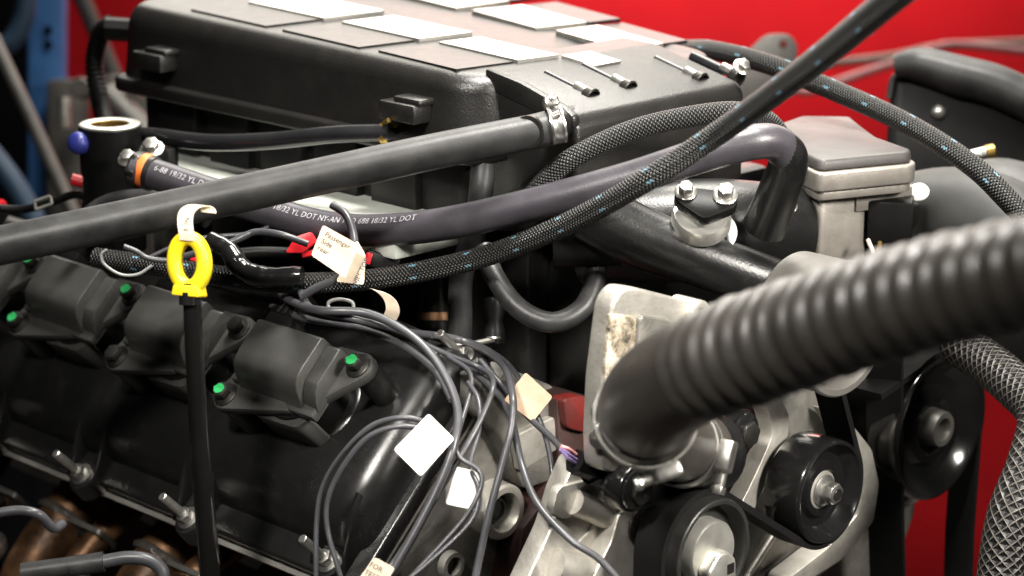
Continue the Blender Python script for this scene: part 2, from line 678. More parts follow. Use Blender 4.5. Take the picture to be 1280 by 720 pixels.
# ------------------------------------------------------------------ rack and background
rk = thing('storage_rack', 'blurred blue steel rack upright with dark back at the left edge', 'rack', at(57, 400, 2.35))
F = frame(at(57, 120, 2.35), RT, UP, -VW)
MB().box(F, -.016, .018, -.13, .2, -.02, .008, .002).build('upright', 'bluepaint', rk)
for yy in (38, 56, 180):
    MB().cyl(at(60, yy, 2.341), -VW, .0045, .001, 12).build('upright_hole', 'dark', rk)
F = frame(at(15, 260, 2.5), RT, UP, -VW)
MB().box(F, -.25, .020, -.5, .4, -.02, 0).build('back_panel', 'dark', rk)
MB().box(F, .021, .16, -.5, -.14, -.02, 0).build('dark_filler', 'dark', rk)  # dark sheet added to keep the background black below the upright
hose('background_hose', 'curved faded blue hose at the far left beside the rack', 'hose', [at(-20, 70, 2.3), at(14, 52, 2.3), at(30, 20, 2.3), at(34, -20, 2.3)], .010, 'bluehose')
hose('background_pipe', 'faded blue pipe slanting at the left edge below the rack', 'pipe', [at(-30, 170, 2.2), at(20, 235, 2.2), at(60, 310, 2.2)], .011, 'bluehose')
hose('leaning_rod', 'blurred grey rod leaning across the blue rack upright', 'rod', [at(-10, 45, 2.05), at(40, 152, 2.05), at(100, 285, 2.05)], .0062, 'greymetal')
t = thing('grey_workbench_vise', 'blurred grey shop machine between blue upright and black intake box', 'machine', at(120, 190, 2.3))
F = frame(at(118, 150, 2.3), RT, UP, -VW)
MB().box(F, -.047, -.012, -.10, .040, -.05, 0, .006).build('housing', 'grey', t)
MB().box(F, .0, .06, -.06, .046, -.06, -.02, .01).build('base', 'grey', t)
MB().cyl(at(105, 112, 2.25), -VW, .010, .02).build('knob', 'greymetal', t)
MB().tube([at(80, 122, 2.2), at(81, 160, 2.2)], .006, 12, 2).build('handle', 'plate', t)
MB().tube([at(130, 115, 2.2), at(160, 145, 2.2), at(185, 170, 2.2)], .013, 12, 4).build('arm', 'greymetal', t)
MB().tube([at(160, 108, 2.2), at(178, 112, 2.2)], .008, 12, 2).build('spout', 'plate', t)
hose('background_bar', 'blurred dark strap slanting behind the upper left of intake box', 'strap', [at(95, -20, 2.4), at(128, 60, 2.4), at(165, 150, 2.4)], .0085, 'grey')
# right background
t = thing('lifting_bracket', 'pale grey steel lifting tab with a round hole before red wall', 'bracket', at(970, 80, 2.0))
F = frame(at(975, 56, 2.0), RT, UP, -VW)
tab = round_poly([(-.034, -.05), (-.034, -.012), (-.012, .009), (.008, .009), (.015, 0), (.014, -.014), (.0, -.05)], .007)
b2 = MB().prism(tab, F, -.003, .001, .0008).build('tab', 'greymetal', t)
MB().cyl(at(979, 55, 1.999), -VW, .0036, .0006, 16).build('hole', 'redpaint', t)
MB().prism([(-.012, -.05), (.03, -.11), (.012, -.118), (-.03, -.06)], F, -.004, -.0005).build('strut', 'greymetal', t)
WG = 'pale cables along the red wall'
hose('wall_cable', 'pale grey cable running level along the red wall', 'cable', [at(985, 82, 2.5), at(1060, 77, 2.5), at(1120, 70, 2.5), at(1180, 58, 2.5), at(1300, 52, 2.5)], .0045, 'tanwire', WG, 10, 6)
hose('wall_cable', 'pinkish cable dipping below the pale grey cable on red wall', 'cable', [at(960, 100, 2.45), at(1005, 115, 2.45), at(1040, 105, 2.45), at(1090, 88, 2.45), at(1140, 72, 2.45), at(1190, 56, 2.45), at(1300, 66, 2.45)], .0045, 'pinkwire', WG, 10, 6)

# shroud at right
t = thing('fan_shroud', 'black plastic shroud with rolled lip and round bolt at upper right', 'shroud', at(1200, 220, 1.76))
D = 1.74
F = frame(at(1200, 150, D), (RT - FH * .25).normalized(), UP, (-VW - RT * .25).normalized())
def shp(l): return [((x - 1200) * D / FPX, -(y - 150) * D / FPX) for x, y in l]
MB().prism(round_poly(shp([(1104, 240), (1112, 130), (1122, 92), (1210, 112), (1330, 150), (1330, 330), (1104, 330)]), .006), F, -.06, 0, .003).build('shell', 'black', t)
lip = [F @ Vector((*q, .006)) for q in shp([(1120, 88), (1150, 84), (1200, 96), (1250, 108), (1340, 148)])]
MB().tube(lip, [.009, .013, .015, .015, .015], 18, 8).build('rolled_lip', 'rubber', t)
rib = [F @ Vector((*q, .002)) for q in shp([(1112, 128), (1122, 98), (1160, 106), (1220, 117), (1280, 136), (1340, 160)])]
MB().tube(rib, .0026, 10, 8).build('bead', 'rubber', t)
bq = F @ Vector((*shp([(1174, 141)])[0], 0))
bb = MB().lathe(bq, F.col[2].xyz, [(0, 0), (0, .0063), (.002, .0060), (.0045, .004), (.0052, 0)], 20).build('bolt', 'greymetal', t)
MB().hexa(bq + F.col[2].xyz * .0047, F.col[2].xyz, .0026, .0014).build('bolt_head', 'steel', bb)
MB().prism(shp([(1150, 70), (1230, 76), (1268, 92), (1262, 108), (1150, 100)]), F, -.10, -.03, .002).build('flap', 'dark', t)
t = thing('brass_fitting', 'small brass and steel hose fitting beside the shroud', 'fitting', at(1235, 190, 1.62))
MB().tube([at(1212, 196, 1.62), at(1232, 191, 1.62)], .0045, 14, 3).build('stem', 'steel', t)
MB().cyl(at(1231, 191, 1.62), at(1250, 187, 1.62) - at(1231, 191, 1.62), .0050, .007).build('collar', 'brass', t)

# ================================================================== ENGINE BODY
XP = frame((0, 0, 0), AY, AZ, AX)


def xpoly(c, pts): return [(p.y, p.z) for p in (onx(c, *q) for q in pts)]


eb = thing('engine_block', 'red painted cast engine block showing below the cylinder head', 'engine block', (-.15, .09, -.5))
MB().wbox(-.45, .068, -.06, .26, -.50, -.085, .006).build('crankcase', 'blockdark', eb)
MB().wbox(-.45, .060, -.05, .25, -.085, -.06, .004).build('deck', 'redpaint', eb)
P1 = [onx(.092, *q) for q in ((696, 500), (724, 492), (770, 505), (770, 640), (720, 720), (640, 740), (655, 660), (700, 600))]
MB().prism([(p.y, p.z) for p in P1], frame((0, 0, 0), AY, AZ, AX), .06, .092, .002).build('front_flange', 'blockdark', eb)
MB().prism(round_poly(xpoly(.094, [(700, 497), (722, 493), (742, 500), (744, 530), (728, 540), (704, 534)]), .004), XP, .086, .097, .003).build('cast_lug', 'redpaint', eb)

lm = thing('intake_manifold', 'black coated lower intake manifold casting under the intake box', 'manifold', (-.1, .05, -.06))
MB().wbox(-.36, .05, -.035, .20, -.059, .052, .006).build('runner_body', 'manifold', lm)
MB().wbox(.05, .10, -.02, .16, -.059, .03, .006).build('front_body', 'manifold', lm)
# upper neck tube to the throttle
MB().tube([at(730, 292, 1.46), at(800, 290, 1.45), at(900, 288, 1.45), at(985, 291, 1.475)], [.031, .031, .0315, .030], 32, 8).build('throttle_neck', 'manifold', lm)
MB().tube([at(735, 262, 1.40), at(800, 296, 1.40), at(880, 325, 1.40), at(1015, 374, 1.41)], [.0185, .018, .0165, .0155], 28, 8).build('coolant_crossover', 'manifold', lm)
MB().tube([at(770, 264, 1.39), at(870, 303, 1.39), at(1004, 354, 1.40)], .0015, 8, 6).build('seam', 'slick', lm)
MB().tube([at(992, 236, 1.475), at(993, 330, 1.475)], .0095, 24, 4).build('neck_flange', 'manifold', lm)
MB().tube([at(690, 300, 1.42), at(776, 296, 1.42)], .017, 26, 4).build('canister', 'black', lm)
bolt(lm, at(984, 258, 1.40), (.3, -.3, .6), .0042, 'steel', 'steel')

# pale aluminium ledge
q0, q1 = onz(.045, 215, 183), onz(.045, 345, 216)
vl = MB()
vl.prism([(-.275, -.054), (.03, -.054), (.03, -.128), (-.12, -.128), (-.275, -.085)], frame((0, 0, .053), AX, AY, AZ), -.012, 0, .002)
tag(vl.build('valley_plate', 'paleplate'), 'pale flat aluminium plate under the printed heater hose', 'plate')

# ------------------------------------------------------------------ cylinder head
hd = thing('cylinder_head', 'bare cast aluminium cylinder head end beneath the black valve cover', 'cylinder head', bk(-.14, .03, -.2))
SN = frame(BO, BS, BN, AX)      # u = s, v = n, w = x
MB().prism([(-.054, -.0765), (.110, -.0765), (.108, -.084), (.086, -.092), (.082, -.15), (.09, -.215), (-.05, -.225), (-.075, -.19), (-.068, -.12)], SN, -.43, .139, .003).build('casting', 'aludull', hd)
XH = BO.x + .139
MB().prism(round_poly(xpoly(XH + .012, [(602, 470), (640, 478), (694, 500), (698, 560), (692, 600), (655, 612), (636, 570), (622, 540), (598, 520)]), .004), XP, XH - .02, XH + .012, .003, 3).build('end_boss', 'aludull', hd)
MB().prism(round_poly(xpoly(XH + .016, [(640, 545), (692, 520), (698, 560), (650, 590)]), .003), XP, XH, XH + .017, .002, 3).build('cross_rib', 'alu', hd)
hc = onx(XH + .004, 618, 636)
MB().lathe(hc, AX, [(-.004, .018), (.008, .0175), (.0095, .016), (.0095, .0125), (.008, .0115), (-.003, .011), (-.003, 0)], 36).build('bore_boss', 'alu', hd)
MB().lathe(hc + AX * .0005, AX, [(-.002, .0108), (-.0005, .0075), (.002, .007), (.002, .0062), (0, .0058), (0, 0)], 28).build('core_plug', 'darksteel', hd)
MB().lathe(onx(XH + .003, 563, 706), AX, [(-.002, .009), (.0035, .0085), (.0035, .0058), (-.0035, .0055), (-.0035, 0)], 24).build('tapped_hole', 'aludull', hd)
MB().cyl(onx(XH + .0005, 634, 568), AX, .0022, .0012, 12).build('dowel', 'darksteel', hd)
tag(MB().prism([(-.054, -.0765), (.1135, -.0765), (.1135, -.0742), (-.054, -.0742)], SN, -.43, .1397).build('head_gasket_strip', 'gasket'), 'bright steel gasket edge under the valve cover flange', 'gasket')

# ------------------------------------------------------------------ valve cover
STUDS = [(-.243, .109), (-.128, .109), (-.0145, .109), (.112, .101)]
vc = thing('valve_cover', 'black moulded valve cover carrying the row of ignition coils', 'valve cover', bk(-.14, .03, -.09))
sec = [(-.050, -.070), (-.049, -.056), (-.045, -.046), (-.037, -.039), (-.025, -.0358), (.0, -.035), (.035, -.035), (.052, -.0358), (.067, -.039), (.079, -.0450), (.087, -.0530), (.0915, -.062), (.094, -.071)]
xs = [(-.43, 0)] + [(x, 0) for x in (-.3, -.2, -.1, 0, .06, .09)]
re = .019
for k in range(0, 9):
    a = R(90 * k / 8)
    xs.append((.134 - re + re * math.sin(a), re * (1 - math.cos(a))))
vv, ff = [], []
for x, ins in xs:
    for (s_, n_) in sec:
        vv.append(bk(x, .022 + (s_ - .022) * (1 - ins / .085), -.074 + (n_ + .074) * (1 - ins / .042)))
K = len(sec)
for i in range(len(xs) - 1):
    for j in range(K - 1):
        ff.append((i * K + j, i * K + j + 1, (i + 1) * K + j + 1, (i + 1) * K + j))
q = (len(xs) - 1) * K
ff.append(tuple(range(q, q + K)))
MB().add(vv, ff).build('shell', 'cover', vc, 50)
XSN = BANK
fl = MB().prism(rrect(-.43, .1405, -.052, .1095, .014), XSN, -.0740, -.0640, .0022, 3)
fl.build('flange', 'cover', vc)
for sx, ss in STUDS:
    MB().lathe(bk(sx, ss, -.0735), BN, [(-.001, 0), (-.001, .0125), (.010, .0118), (.012, .0105), (.0122, 0)], 26).build('stud_boss', 'cover', vc)
    for dx in (-.014, .014):
        q = [(.062, -.0385), (.074, -.0425), (ss + .004, -.063), (ss + .004, -.0735), (.06, -.0735)]
        MB().prism(q, frame(bk(sx + dx, 0, 0), BS, BN, AX), -.0016, .0016, .0006).build('gusset', 'cover', vc)
for sx, ss in STUDS + [(.119, -.046)]:
    o0 = bk(sx, ss, -.0615)
    st = MB().cyl(o0, BN, .0028, .028, 16).build('stud', 'steel', vc)
    MB().lathe(o0, BN, [(0, 0), (0, .0078), (.0012, .0078), (.0022, .0055), (.0022, 0)], 24).build('washer', 'steel', st)
    MB().hexa(o0 + BN * .002, BN, .0054, .005).build('nut', 'steel', st)
MB().lathe(bk(.119, -.046, -.0735), BN, [(-.001, 0), (-.001, .0125), (.010, .0118), (.0122, .0105), (.0122, 0)], 26).build('stud_boss', 'cover', vc)
XC = [.0625 - .1105 * k for k in range(4)]
for xc in XC:
    for dx, ss in ((.0435, 0), (-.0435, .043)):
        MB().lathe(bk(xc + dx, ss, -.052), BN, [(0, .0115), (.012, .0104), (.018, .0092), (.042, .0086), (.0425, 0)], 26).build('bolt_boss', 'cover', vc)
    MB().lathe(bk(xc + .002, .02, -.046), BN, [(0, .027), (.0112, .027), (.012, .026), (.0125, .024), (.0125, 0)], 32).build('coil_well_rim', 'cover', vc)

# ------------------------------------------------------------------ ignition coils
COIL_LABELS = ['ignition coil nearest the dipstick on its right with two green marked bolts',
               'ignition coil behind the dipstick tube with plain dark bolts',
               'ignition coil left of the dipstick with green marks on both bolts',
               'ignition coil cut off by the left picture edge with one green bolt']
CG = 'black ignition coils along the valve cover'


def make_coil(xc, marks):
    t = thing('ignition_coil', '', 'ignition coil', bk(xc, .02, -.012), CG)
    F = frame(bk(xc, 0, 0), AX, BS, BN)
    pts = circ(.0435, 0, .0098, 18) + [(.02, -.009), (.033, .02), (.022, .036), (.0, .03)]
    base = MB().prism(hull2(pts), F, -.0115, -.0045, .0014, 2)
    base.prism(hull2(circ(-.0435, .043, .0098, 18) + [(-.042, .012), (-.02, .01), (.0, .040), (.012, .040)]), F, -.0113, -.0043, .0014, 2)
    base.box(F, -.041, .032, -.007, .039, -.012, -.0048, .0016)
    base.build('mounting_flange', 'coil', t)
    YZ = frame(bk(xc, 0, 0), BS, BN, AX)
    prof = [(-.005, -.008), (-.005, .0105), (-.003, .0125), (.018, .0125), (.0235, .0118), (.0275, .0095), (.0305, .0062), (.0325, .002), (.0345, -.0032), (.0375, -.0065), (.0375, -.008)]
    h = MB().prism(prof, YZ, -.037, .0215, .0016, 3)
    h.build('housing', 'coil', t, 30)
    prof2 = [(-.004, -.008), (-.004, .0045), (-.002, .006), (.022, .0058), (.027, .003), (.031, -.0015), (.034, -.0065), (.034, -.008)]
    MB().prism(prof2, YZ, .0218, .033, .0014, 2).build('shoulder', 'coil', t, 30)
    MB().box(F, -.0425, -.0372, .0, .034, -.008, .001, .0012).build('side_rail', 'coil', t)
    MB().box(F, -.0435, -.037, .004, .014, .0012, .0065, .0014).build('clip_lug', 'coil', t)
    # tower below
    MB().lathe(bk(xc + .002, .02, -.046), BN, [(.0, .021), (.018, .0205), (.030, .0225), (.036, .024), (.036, 0)], 28).build('boot', 'black', t)
    MB().prism(round_poly([(-.034, .036), (.024, .036), (.018, .046), (-.02, .047)], .004), F, -.036, -.0118, .002).build('skirt', 'coil', t)
    # connector up slope
    c = MB().box(F, -.0375, -.0145, -.013, -.004, -.006, .008, .0014)
    c.box(F, -.0355, -.0165, -.031, -.013, -.005, .0062, .0014)
    c = c.build('connector', 'black', t)
    for k in range(3):
        MB().box(F, -.0335 + k * .006, -.0305 + k * .006, -.030, -.0135, .0062, .0074, .0005).build('rib', 'darksteel', c)
    MB().box(F, -.027, -.021, -.036, -.0315, -.001, .004, .001).build('lock_tab', 'red', c)
    for (dx, ss), mk in zip(((.0435, 0), (-.0435, .043)), marks):
        bolt(t, bk(xc + dx, ss, -.0046), BN, .0056, 'darksteel', 'darksteel', .0055, 'bolt', 'green' if mk else None, 20)
    return t


def copy_tree(o, off, skip=()):
    c = o.copy()
    COL.objects.link(c)
    if o in WL:
        WL[c] = WL[o] + off
    if o.parent is None:
        c.location = o.location + off
    for ch in list(o.children):
        if ch.name.split('.')[0] in skip:
            continue
        k = copy_tree(ch, Vector((0, 0, 0)), skip)
        k.parent = c
    return c


coil0 = make_coil(XC[0], (1, 1))
coil0['label'] = COIL_LABELS[0]
for k in (1, 2, 3):
    c = copy_tree(coil0, AX * (XC[k] - XC[0]), ('paint_mark',) if k == 1 else ())
    c['label'] = COIL_LABELS[k]

# ================================================================== INTAKE BOX
ib = thing('intake_plenum', 'large black wrinkle coated intake box with pale raised pads on top', 'intake box', (-.14, .05, -.05))
MB().prism(rrect(-.312, .018, -.060, .150, .012), Matrix.Identity(4), -.055, .093, .003).build('lower_case', 'manifold', ib)
for xr in (-.262, -.205, -.150, -.095, -.040):
    MB().wbox(xr - .021, xr + .021, -.0665, -.055, -.05, .0895, .002).build('wall_panel', 'manifold', ib)
MB().prism(rrect(-.320, .048, -.083, .168, .018), Matrix.Identity(4), .0925, .1025, .0022, 3).build('joint_flange', 'wrinkle', ib)
# lid: rounded rectangle lofted with draft and a rolled top edge
vv, ff = [], []
lev = [(.1025, 0), (.112, .001), (.134, .003)] + [(.134 + .014 * math.sin(R(a)), .003 + .012 * (1 - math.cos(R(a)))) for a in (15, 30, 45, 60, 75, 90)]
for z, ins in lev:
    ol = rrect(-.330 + ins, .046 - ins, -.0755 + ins, .162 - ins, .036 - ins * .6, 8)
    n = len(ol)
    vv += [(x, y, z) for x, y in ol]
for i in range(len(lev) - 1):
    for j in range(n):
        k = (j + 1) % n
        ff.append((i * n + j, i * n + k, (i + 1) * n + k, (i + 1) * n + j))
def topz(x, y):
    f = max(0, min(1, (y - .05) / .08))
    return .1485 - .022 * (x + .15) - f * (.0045 + .040 * (x + .15))
base = [(x, y) for x, y, z in vv[-n:]]
mx, my = -.144, .052
vv = [(x, y, z if z < .13 else z + (topz(x, y) - .148) * (z - .13) / .018) for x, y, z in vv]
for k in range(1, 9):
    f = 1 - k / 8
    if f < .01:
        vv.append((mx, my, topz(mx, my)))
        break
    vv += [(mx + (x - mx) * f, my + (y - my) * f, topz(mx + (x - mx) * f, my + (y - my) * f)) for x, y in base]
q = (len(lev) - 1) * n
for i in range(7):
    for j in range(n):
        k = (j + 1) % n
        ff.append((q + i * n + j, q + i * n + k, q + (i + 1) * n + k, q + (i + 1) * n + j))
q += 7 * n
for j in range(n):
    ff.append((q + j, q + (j + 1) % n, len(vv) - 1))
MB().add(vv, ff).build('lid', 'wrinkle', ib, 60)
# front extension
XZ = frame((0, 0, 0), AX, AZ, -AY)
ext = [(.0, .04), (.099, .058), (.105, .064), (.105, .1195), (.1035, .1245), (.0985, .1285), (.03, .1445), (.0, .1455)]
MB().prism(ext, XZ, -.103, .052, .004, 3).build('front_housing', 'wrinkle', ib, 45)
MB().prism([(.03, .1475), (.06, .1425), (.095, .1325), (.104, .128), (.104, .12), (.03, .135)], XZ, .047, .0535, .002).build('edge_rib', 'wrinkle', ib)
# raised pads
def top_at(px, py, lift=0):
    z = .148
    for _ in range(12):
        p = onz(z + lift, px, py)
        z = topz(p.x, p.y)
    return Vector((p.x, p.y, z + lift))


def pad(pxs, th=.0022, name='raised_pad', mat='plate'):
    ps = [top_at(*q, th) for q in pxs]
    # squared up: opposite sides made parallel
    c = sum(ps, Vector()) / 4
    e1 = ((ps[3] - ps[0]) + (ps[2] - ps[1])) / 4
    e2 = ((ps[1] - ps[0]) + (ps[2] - ps[3])) / 4
    b = MB().prism([(-1, -1), (1, -1), (1, 1), (-1, 1)], frame(c, e1, e2, AZ), -th - .001, 0, .0)
    b.build(name, mat, ib)
    return c, e1, e2


PADS = [[(310, 2), (385, -7), (480, 13), (405, 22)], [(427, 27), (493, 19), (590, 40), (524, 48)], [(548, 53), (600, 45), (698, 69), (648, 74)],
        [(440, -22), (510, -30), (635, 0), (572, 10)], [(588, 12), (655, 6), (731, 27), (672, 35)], [(692, 38), (750, 31), (826, 54), (780, 61)]]
PD = [pad(q) for q in PADS]
ps = [hit(px, py, (.03, 0, .1452), Vector((.2275, 0, .974))) for px, py in ((702, 70), (738, 65), (776, 77), (744, 83))]
ew = (ps[1] - ps[0]).cross(ps[3] - ps[0]).normalized()
ew = ew if ew.z > 0 else -ew
eu = (ps[3] - ps[0]).normalized()
ev = ew.cross(eu)
MB().prism([((p - ps[0]).dot(eu), (p - ps[0]).dot(ev)) for p in ps], frame(ps[0], eu, ev, ew), -.002, .0006).build('raised_pad', 'plate', ib)
for c, e1, e2 in PD[:3]:
    d = e2.length
    u2 = e2.normalized()
    f = frame(c - e2 - u2 * .024 - e1 * .05 - AZ * .0022, e1, u2, AZ)
    MB().prism([(-1, -.022), (1, -.022), (1, .022), (-1, .022)], f, -.001, .0012).build('side_step', 'wrinkle', ib)
for c, e1, e2 in PD[3:]:
    u2 = e2.normalized()
    f = frame(c + e2 + u2 * .022 - e1 * .05 - AZ * .0022, e1, u2, AZ)
    MB().prism([(-1, -.018), (1, -.018), (1, .018), (-1, .018)], f, -.001, .0014).build('side_step', 'wrinkle', ib)
# clips on the near side and screws along the front
for xx in (-.262, -.010):
    cl = MB().wbox(xx - .018, xx + .014, -.088, -.070, .113, .125, .0016)
    cl.wbox(xx - .008, xx + .016, -.085, -.070, .124, .1285, .0015)
    cl.build('clip_lug', 'wrinkle', ib)
for (px, py) in ((737, 116), (784, 106), (874, 96), (920, 91)):
    p = hit(px, py, (.0985, 0, .1285), Vector((.24, 0, .97))) - AZ * .0026
    dr = Vector((.962, 0, -.27)).normalized()
    so = MB().lathe(p - dr * .002, dr, [(0, .0066), (.0045, .0066), (.0052, .0060), (.0052, .0050), (.001, .0047), (.001, 0)], 24).build('screw_socket', 'darksteel', ib)
    MB().cyl(p - dr * .012 + AZ * .0015, dr, .0036, .0105, 18).build('screw', 'steel', so)
    MB().tube([p - dr * .038 - AZ * .0018, p - dr * .012 - AZ * .0008], .0038, 14, 2).build('screw_channel', 'slick', so)
bolt(ib, at(927, 84, 1.50), (.6, -.2, .6), .004, 'steel', 'steel')
# hose spigots
MB().tube([at(660, 165, 1.37), at(724, 148, 1.43)], .0095, 20, 3).build('front_spigot', 'wrinkle', ib)
MB().tube([at(470, 168, 1.47), at(503, 165, 1.50)], .0055, 18, 3).build('side_spigot', 'brass', ib)
t = thing('vent_connector', 'black square connector plugged into rear corner of intake box', 'connector', at(148, 36, 1.72))
MB().tube([at(132, 36, 1.72), at(166, 38, 1.72)], .0085, 8, 2).build('body', 'black', t)
MB().cyl(at(163, 38, 1.72), RT, .0092, .004).build('collar', 'steel', t)

# ================================================================== HOSES
bigp = [at(-30, 313, 1.345), at(120, 282, 1.35), at(330, 236, 1.36), at(540, 190, 1.37), at(700, 158, 1.378)]
hose('breather_hose', 'thick plain grey rubber hose crossing the left half to the clamp', 'hose', bigp, [.0112, .0112, .0108, .0104, .0100], 'rubber', 'large rubber hoses', 28)
ax = bigp[-1] - bigp[-2]
worm_clamp('steel worm clamp on the thick grey hose at the intake box', at(695, 156, 1.376), ax, .0101, .0085, UP * 1.0 + VW * .2, hs=.6)
hose('vacuum_hose', 'slim glossy black hose along the intake box side', 'hose', [at(150, 172, 1.63), at(190, 170, 1.59), at(260, 178, 1.55), at(340, 176, 1.515), at(420, 168, 1.48), at(488, 166, 1.465)], .0057, 'slick', None, 20)
t = thing('spring_clip', 'small brass spring clip on the slim black hose end', 'clamp', at(483, 170, 1.47))
MB().lathe(at(482, 167, 1.468), at(490, 166, 1.466) - at(470, 168, 1.470), [(-.0025, .006), (-.0025, .0068), (0, .0072), (.0025, .0068), (.0025, .006), (-.0025, .006)], 28).build('ring', 'brass', t)
MB().tube([at(480, 154, 1.462), at(486, 150, 1.458)], .0016, 8, 2).build('tang', 'brass', t)

hp = [at(168, 210, 1.51), at(200, 220, 1.505), at(260, 240, 1.49), at(330, 262, 1.475), at(400, 282, 1.455), at(470, 288, 1.43), at(560, 279, 1.40), at(680, 252, 1.375), at(790, 222, 1.36), at(880, 193, 1.35), at(940, 178, 1.35), at(970, 179, 1.357), at(986, 196, 1.365)]
hpath = spline(hp, 10)
hh = MB().tube(hp, [.0098] * 9 + [.0100, .0102, .0102, .0104], 28, 10, path=hpath).build('heater_hose', 'heater')
hh = tag(hh, 'long charcoal heater hose with white printed lettering looping to the manifold', 'hose', 'large rubber hoses')
hose_text('6-88 19/32 YL DOT NY-AN T- O 688 18/32 YL DOT NY-AN T- O 688 18/32 YL DOT', .0056, hpath, .0098, .018, R(72), hh)
hose('pipe_elbow', 'black moulded elbow carrying the printed hose down into the manifold', 'pipe', [at(972, 178, 1.358), at(986, 198, 1.366), at(975, 236, 1.378), at(955, 285, 1.395)], [.0100, .0112, .0122, .0132], 'manifold', None, 26)
t = thing('hose_fitting', 'black hex fitting with an orange ring at start of printed hose', 'fitting', at(180, 214, 1.51))
dv = (at(200, 220, 1.505) - at(160, 207, 1.512)).normalized()
MB().hexa(at(166, 209, 1.512), dv, .0122, .007).build('hex_nut', 'darksteel', t)
MB().lathe(at(178, 212, 1.51), dv, [(0, .009), (0, .0108), (.0025, .0112), (.005, .0108), (.005, .009)], 28).build('seal_ring', 'orange', t)
MB().lathe(at(187, 216, 1.508), dv, [(0, .008), (0, .0112), (.003, .0112), (.003, .008)], 28).build('ferrule', 'darksteel', t)

b1 = [at(1400, -330, .98), at(1270, -160, 1.06), at(1170, -50, 1.12), at(1110, 2, 1.15), at(1010, 84, 1.21), at(900, 165, 1.28), at(800, 230, 1.31), at(700, 284, 1.36), at(600, 322, 1.40), at(500, 344, 1.42), at(420, 353, 1.43), at(330, 352, 1.44), at(240, 340, 1.46), at(120, 322, 1.49)]
hose('braided_hose', 'black woven hose with pale blue flecks sweeping in front from top right', 'hose', b1, [.0079, .0079, .0079, .0077, .0072, .0067, .0064, .0064, .0064, .0064, .0064, .0064, .0064, .0064, .0064], 'nylon', 'woven nylon hoses', 24, 14)
b2p = [at(850, 62, 1.66), at(890, 63, 1.62), at(960, 80, 1.58), at(1040, 112, 1.55), at(1130, 153, 1.5), at(1210, 203, 1.46), at(1260, 250, 1.44), at(1330, 330, 1.42), at(1400, 450, 1.42), at(1430, 600, 1.45)]
hose('braided_hose', 'black woven hose arching behind the throttle body toward the right edge', 'hose', b2p, .0068, 'nylon', 'woven nylon hoses', 22, 14)
b3p = [at(655, 262, 1.41), at(680, 228, 1.40), at(720, 195, 1.39), at(790, 163, 1.385), at(860, 146, 1.385), at(920, 140, 1.39), at(960, 152, 1.41), at(985, 185, 1.43)]
hose('braided_hose', 'woven grey black hose without flecks curving over the intake box front', 'hose', b3p, .0062, 'nylonfine', 'woven nylon hoses', 22, 14)
hose('coolant_hose', 'small plain black hose hanging in a loop under the woven hose', 'hose', [at(605, 310, 1.43), at(618, 345, 1.42), at(648, 385, 1.41), at(690, 403, 1.405), at(728, 385, 1.41), at(745, 345, 1.42), at(746, 300, 1.43)], .0062, 'rubber', 'plain black hoses in the engine valley', 18)
hose('coolant_hose', 'upright plain black hose left of the hanging loop', 'hose', [at(604, 205, 1.44), at(600, 250, 1.44), at(590, 300, 1.45), at(576, 350, 1.46), at(574, 420, 1.47), at(560, 470, 1.49)], .0075, 'rubber', 'plain black hoses in the engine valley', 18)
hose('coolant_hose', 'black hose arching under the oil filler at left', 'hose', [at(95, 285, 1.56), at(125, 258, 1.56), at(165, 247, 1.55), at(215, 252, 1.54), at(260, 275, 1.53)], .0055, 'rubber', 'plain black hoses in the engine valley', 16)
ch = [at(140, 30, 1.74), at(126, 42, 1.75), at(118, 78, 1.76), at(124, 120, 1.76), at(133, 160, 1.74)]
o = MB().tube(ch, .0068, 16, 40, rfun=lambda l, r: r * (1 + .06 * math.sin(l * 2 * math.pi / .0042))).build('convoluted_hose', 'black')
tag(o, 'black convoluted vent hose bending down behind the oil filler', 'hose')

# ribbed foreground hose
rp = [at(1720, 200, .80), at(1540, 262, .85), at(1400, 306, .90), at(1290, 338, .935), at(1180, 362, .975), at(1080, 390, 1.015), at(980, 422, 1.06), at(900, 450, 1.10), at(848, 474, 1.135), at(820, 496, 1.17), at(808, 514, 1.215)]
rpath = spline(rp, 26)
Lt = 0
LL = [0]
for a, c in zip(rpath, rpath[1:]):
    LL.append(LL[-1] + (c - a).length)
Lt = LL[-1]


def corr(l, r):
    e = Lt - l
    k = min(1, max(0, (e - .100) / .03))
    ph = (l / .0126) % 1
    s = math.sin(2 * math.pi * ph)
    s = (abs(s) ** .6) * (1 if s > 0 else -1) * (1 + .22 * math.sin(int(l / .0126) * 2.4))
    return r + k * .0019 * s


rh = MB().tube(rp, [.0200, .0200, .0200, .0205, .0212, .0222, .0234, .0244, .0252, .0256, .0256], 40, 26, rfun=corr, path=rpath).build('corrugated_hose', 'corr', None, 60)
tag(rh, 'large ribbed charcoal hose in the blurred right foreground', 'hose', 'large rubber hoses')
ed = (rpath[-1] - rpath[-6]).normalized()
ec = at(807, 521, 1.212)
worm_clamp('steel worm clamp round the lower end of the ribbed hose', ec, ed, .0260, .009, -UP * 1 + RT * .40 - VW * .3, hs=1.0, slots=False)
elb = [at(808, 514, 1.205), at(808, 526, 1.235), at(818, 540, 1.265), at(842, 552, 1.30), at(872, 562, 1.335)]
hose('rubber_elbow', 'short black rubber elbow joining ribbed hose to black outlet', 'hose', elb, [.0248, .0246, .0230, .0212, .0208], 'corr', 'large rubber hoses', 32)
wa = at(872, 562, 1.335) - at(842, 552, 1.30)
worm_clamp('steel worm clamp on the black rubber elbow beside the outlet bolt', at(853, 558, 1.315), wa, .0216, .009, RT * .75 - VW * 1 - UP * .1, hs=1.2, slots=False)

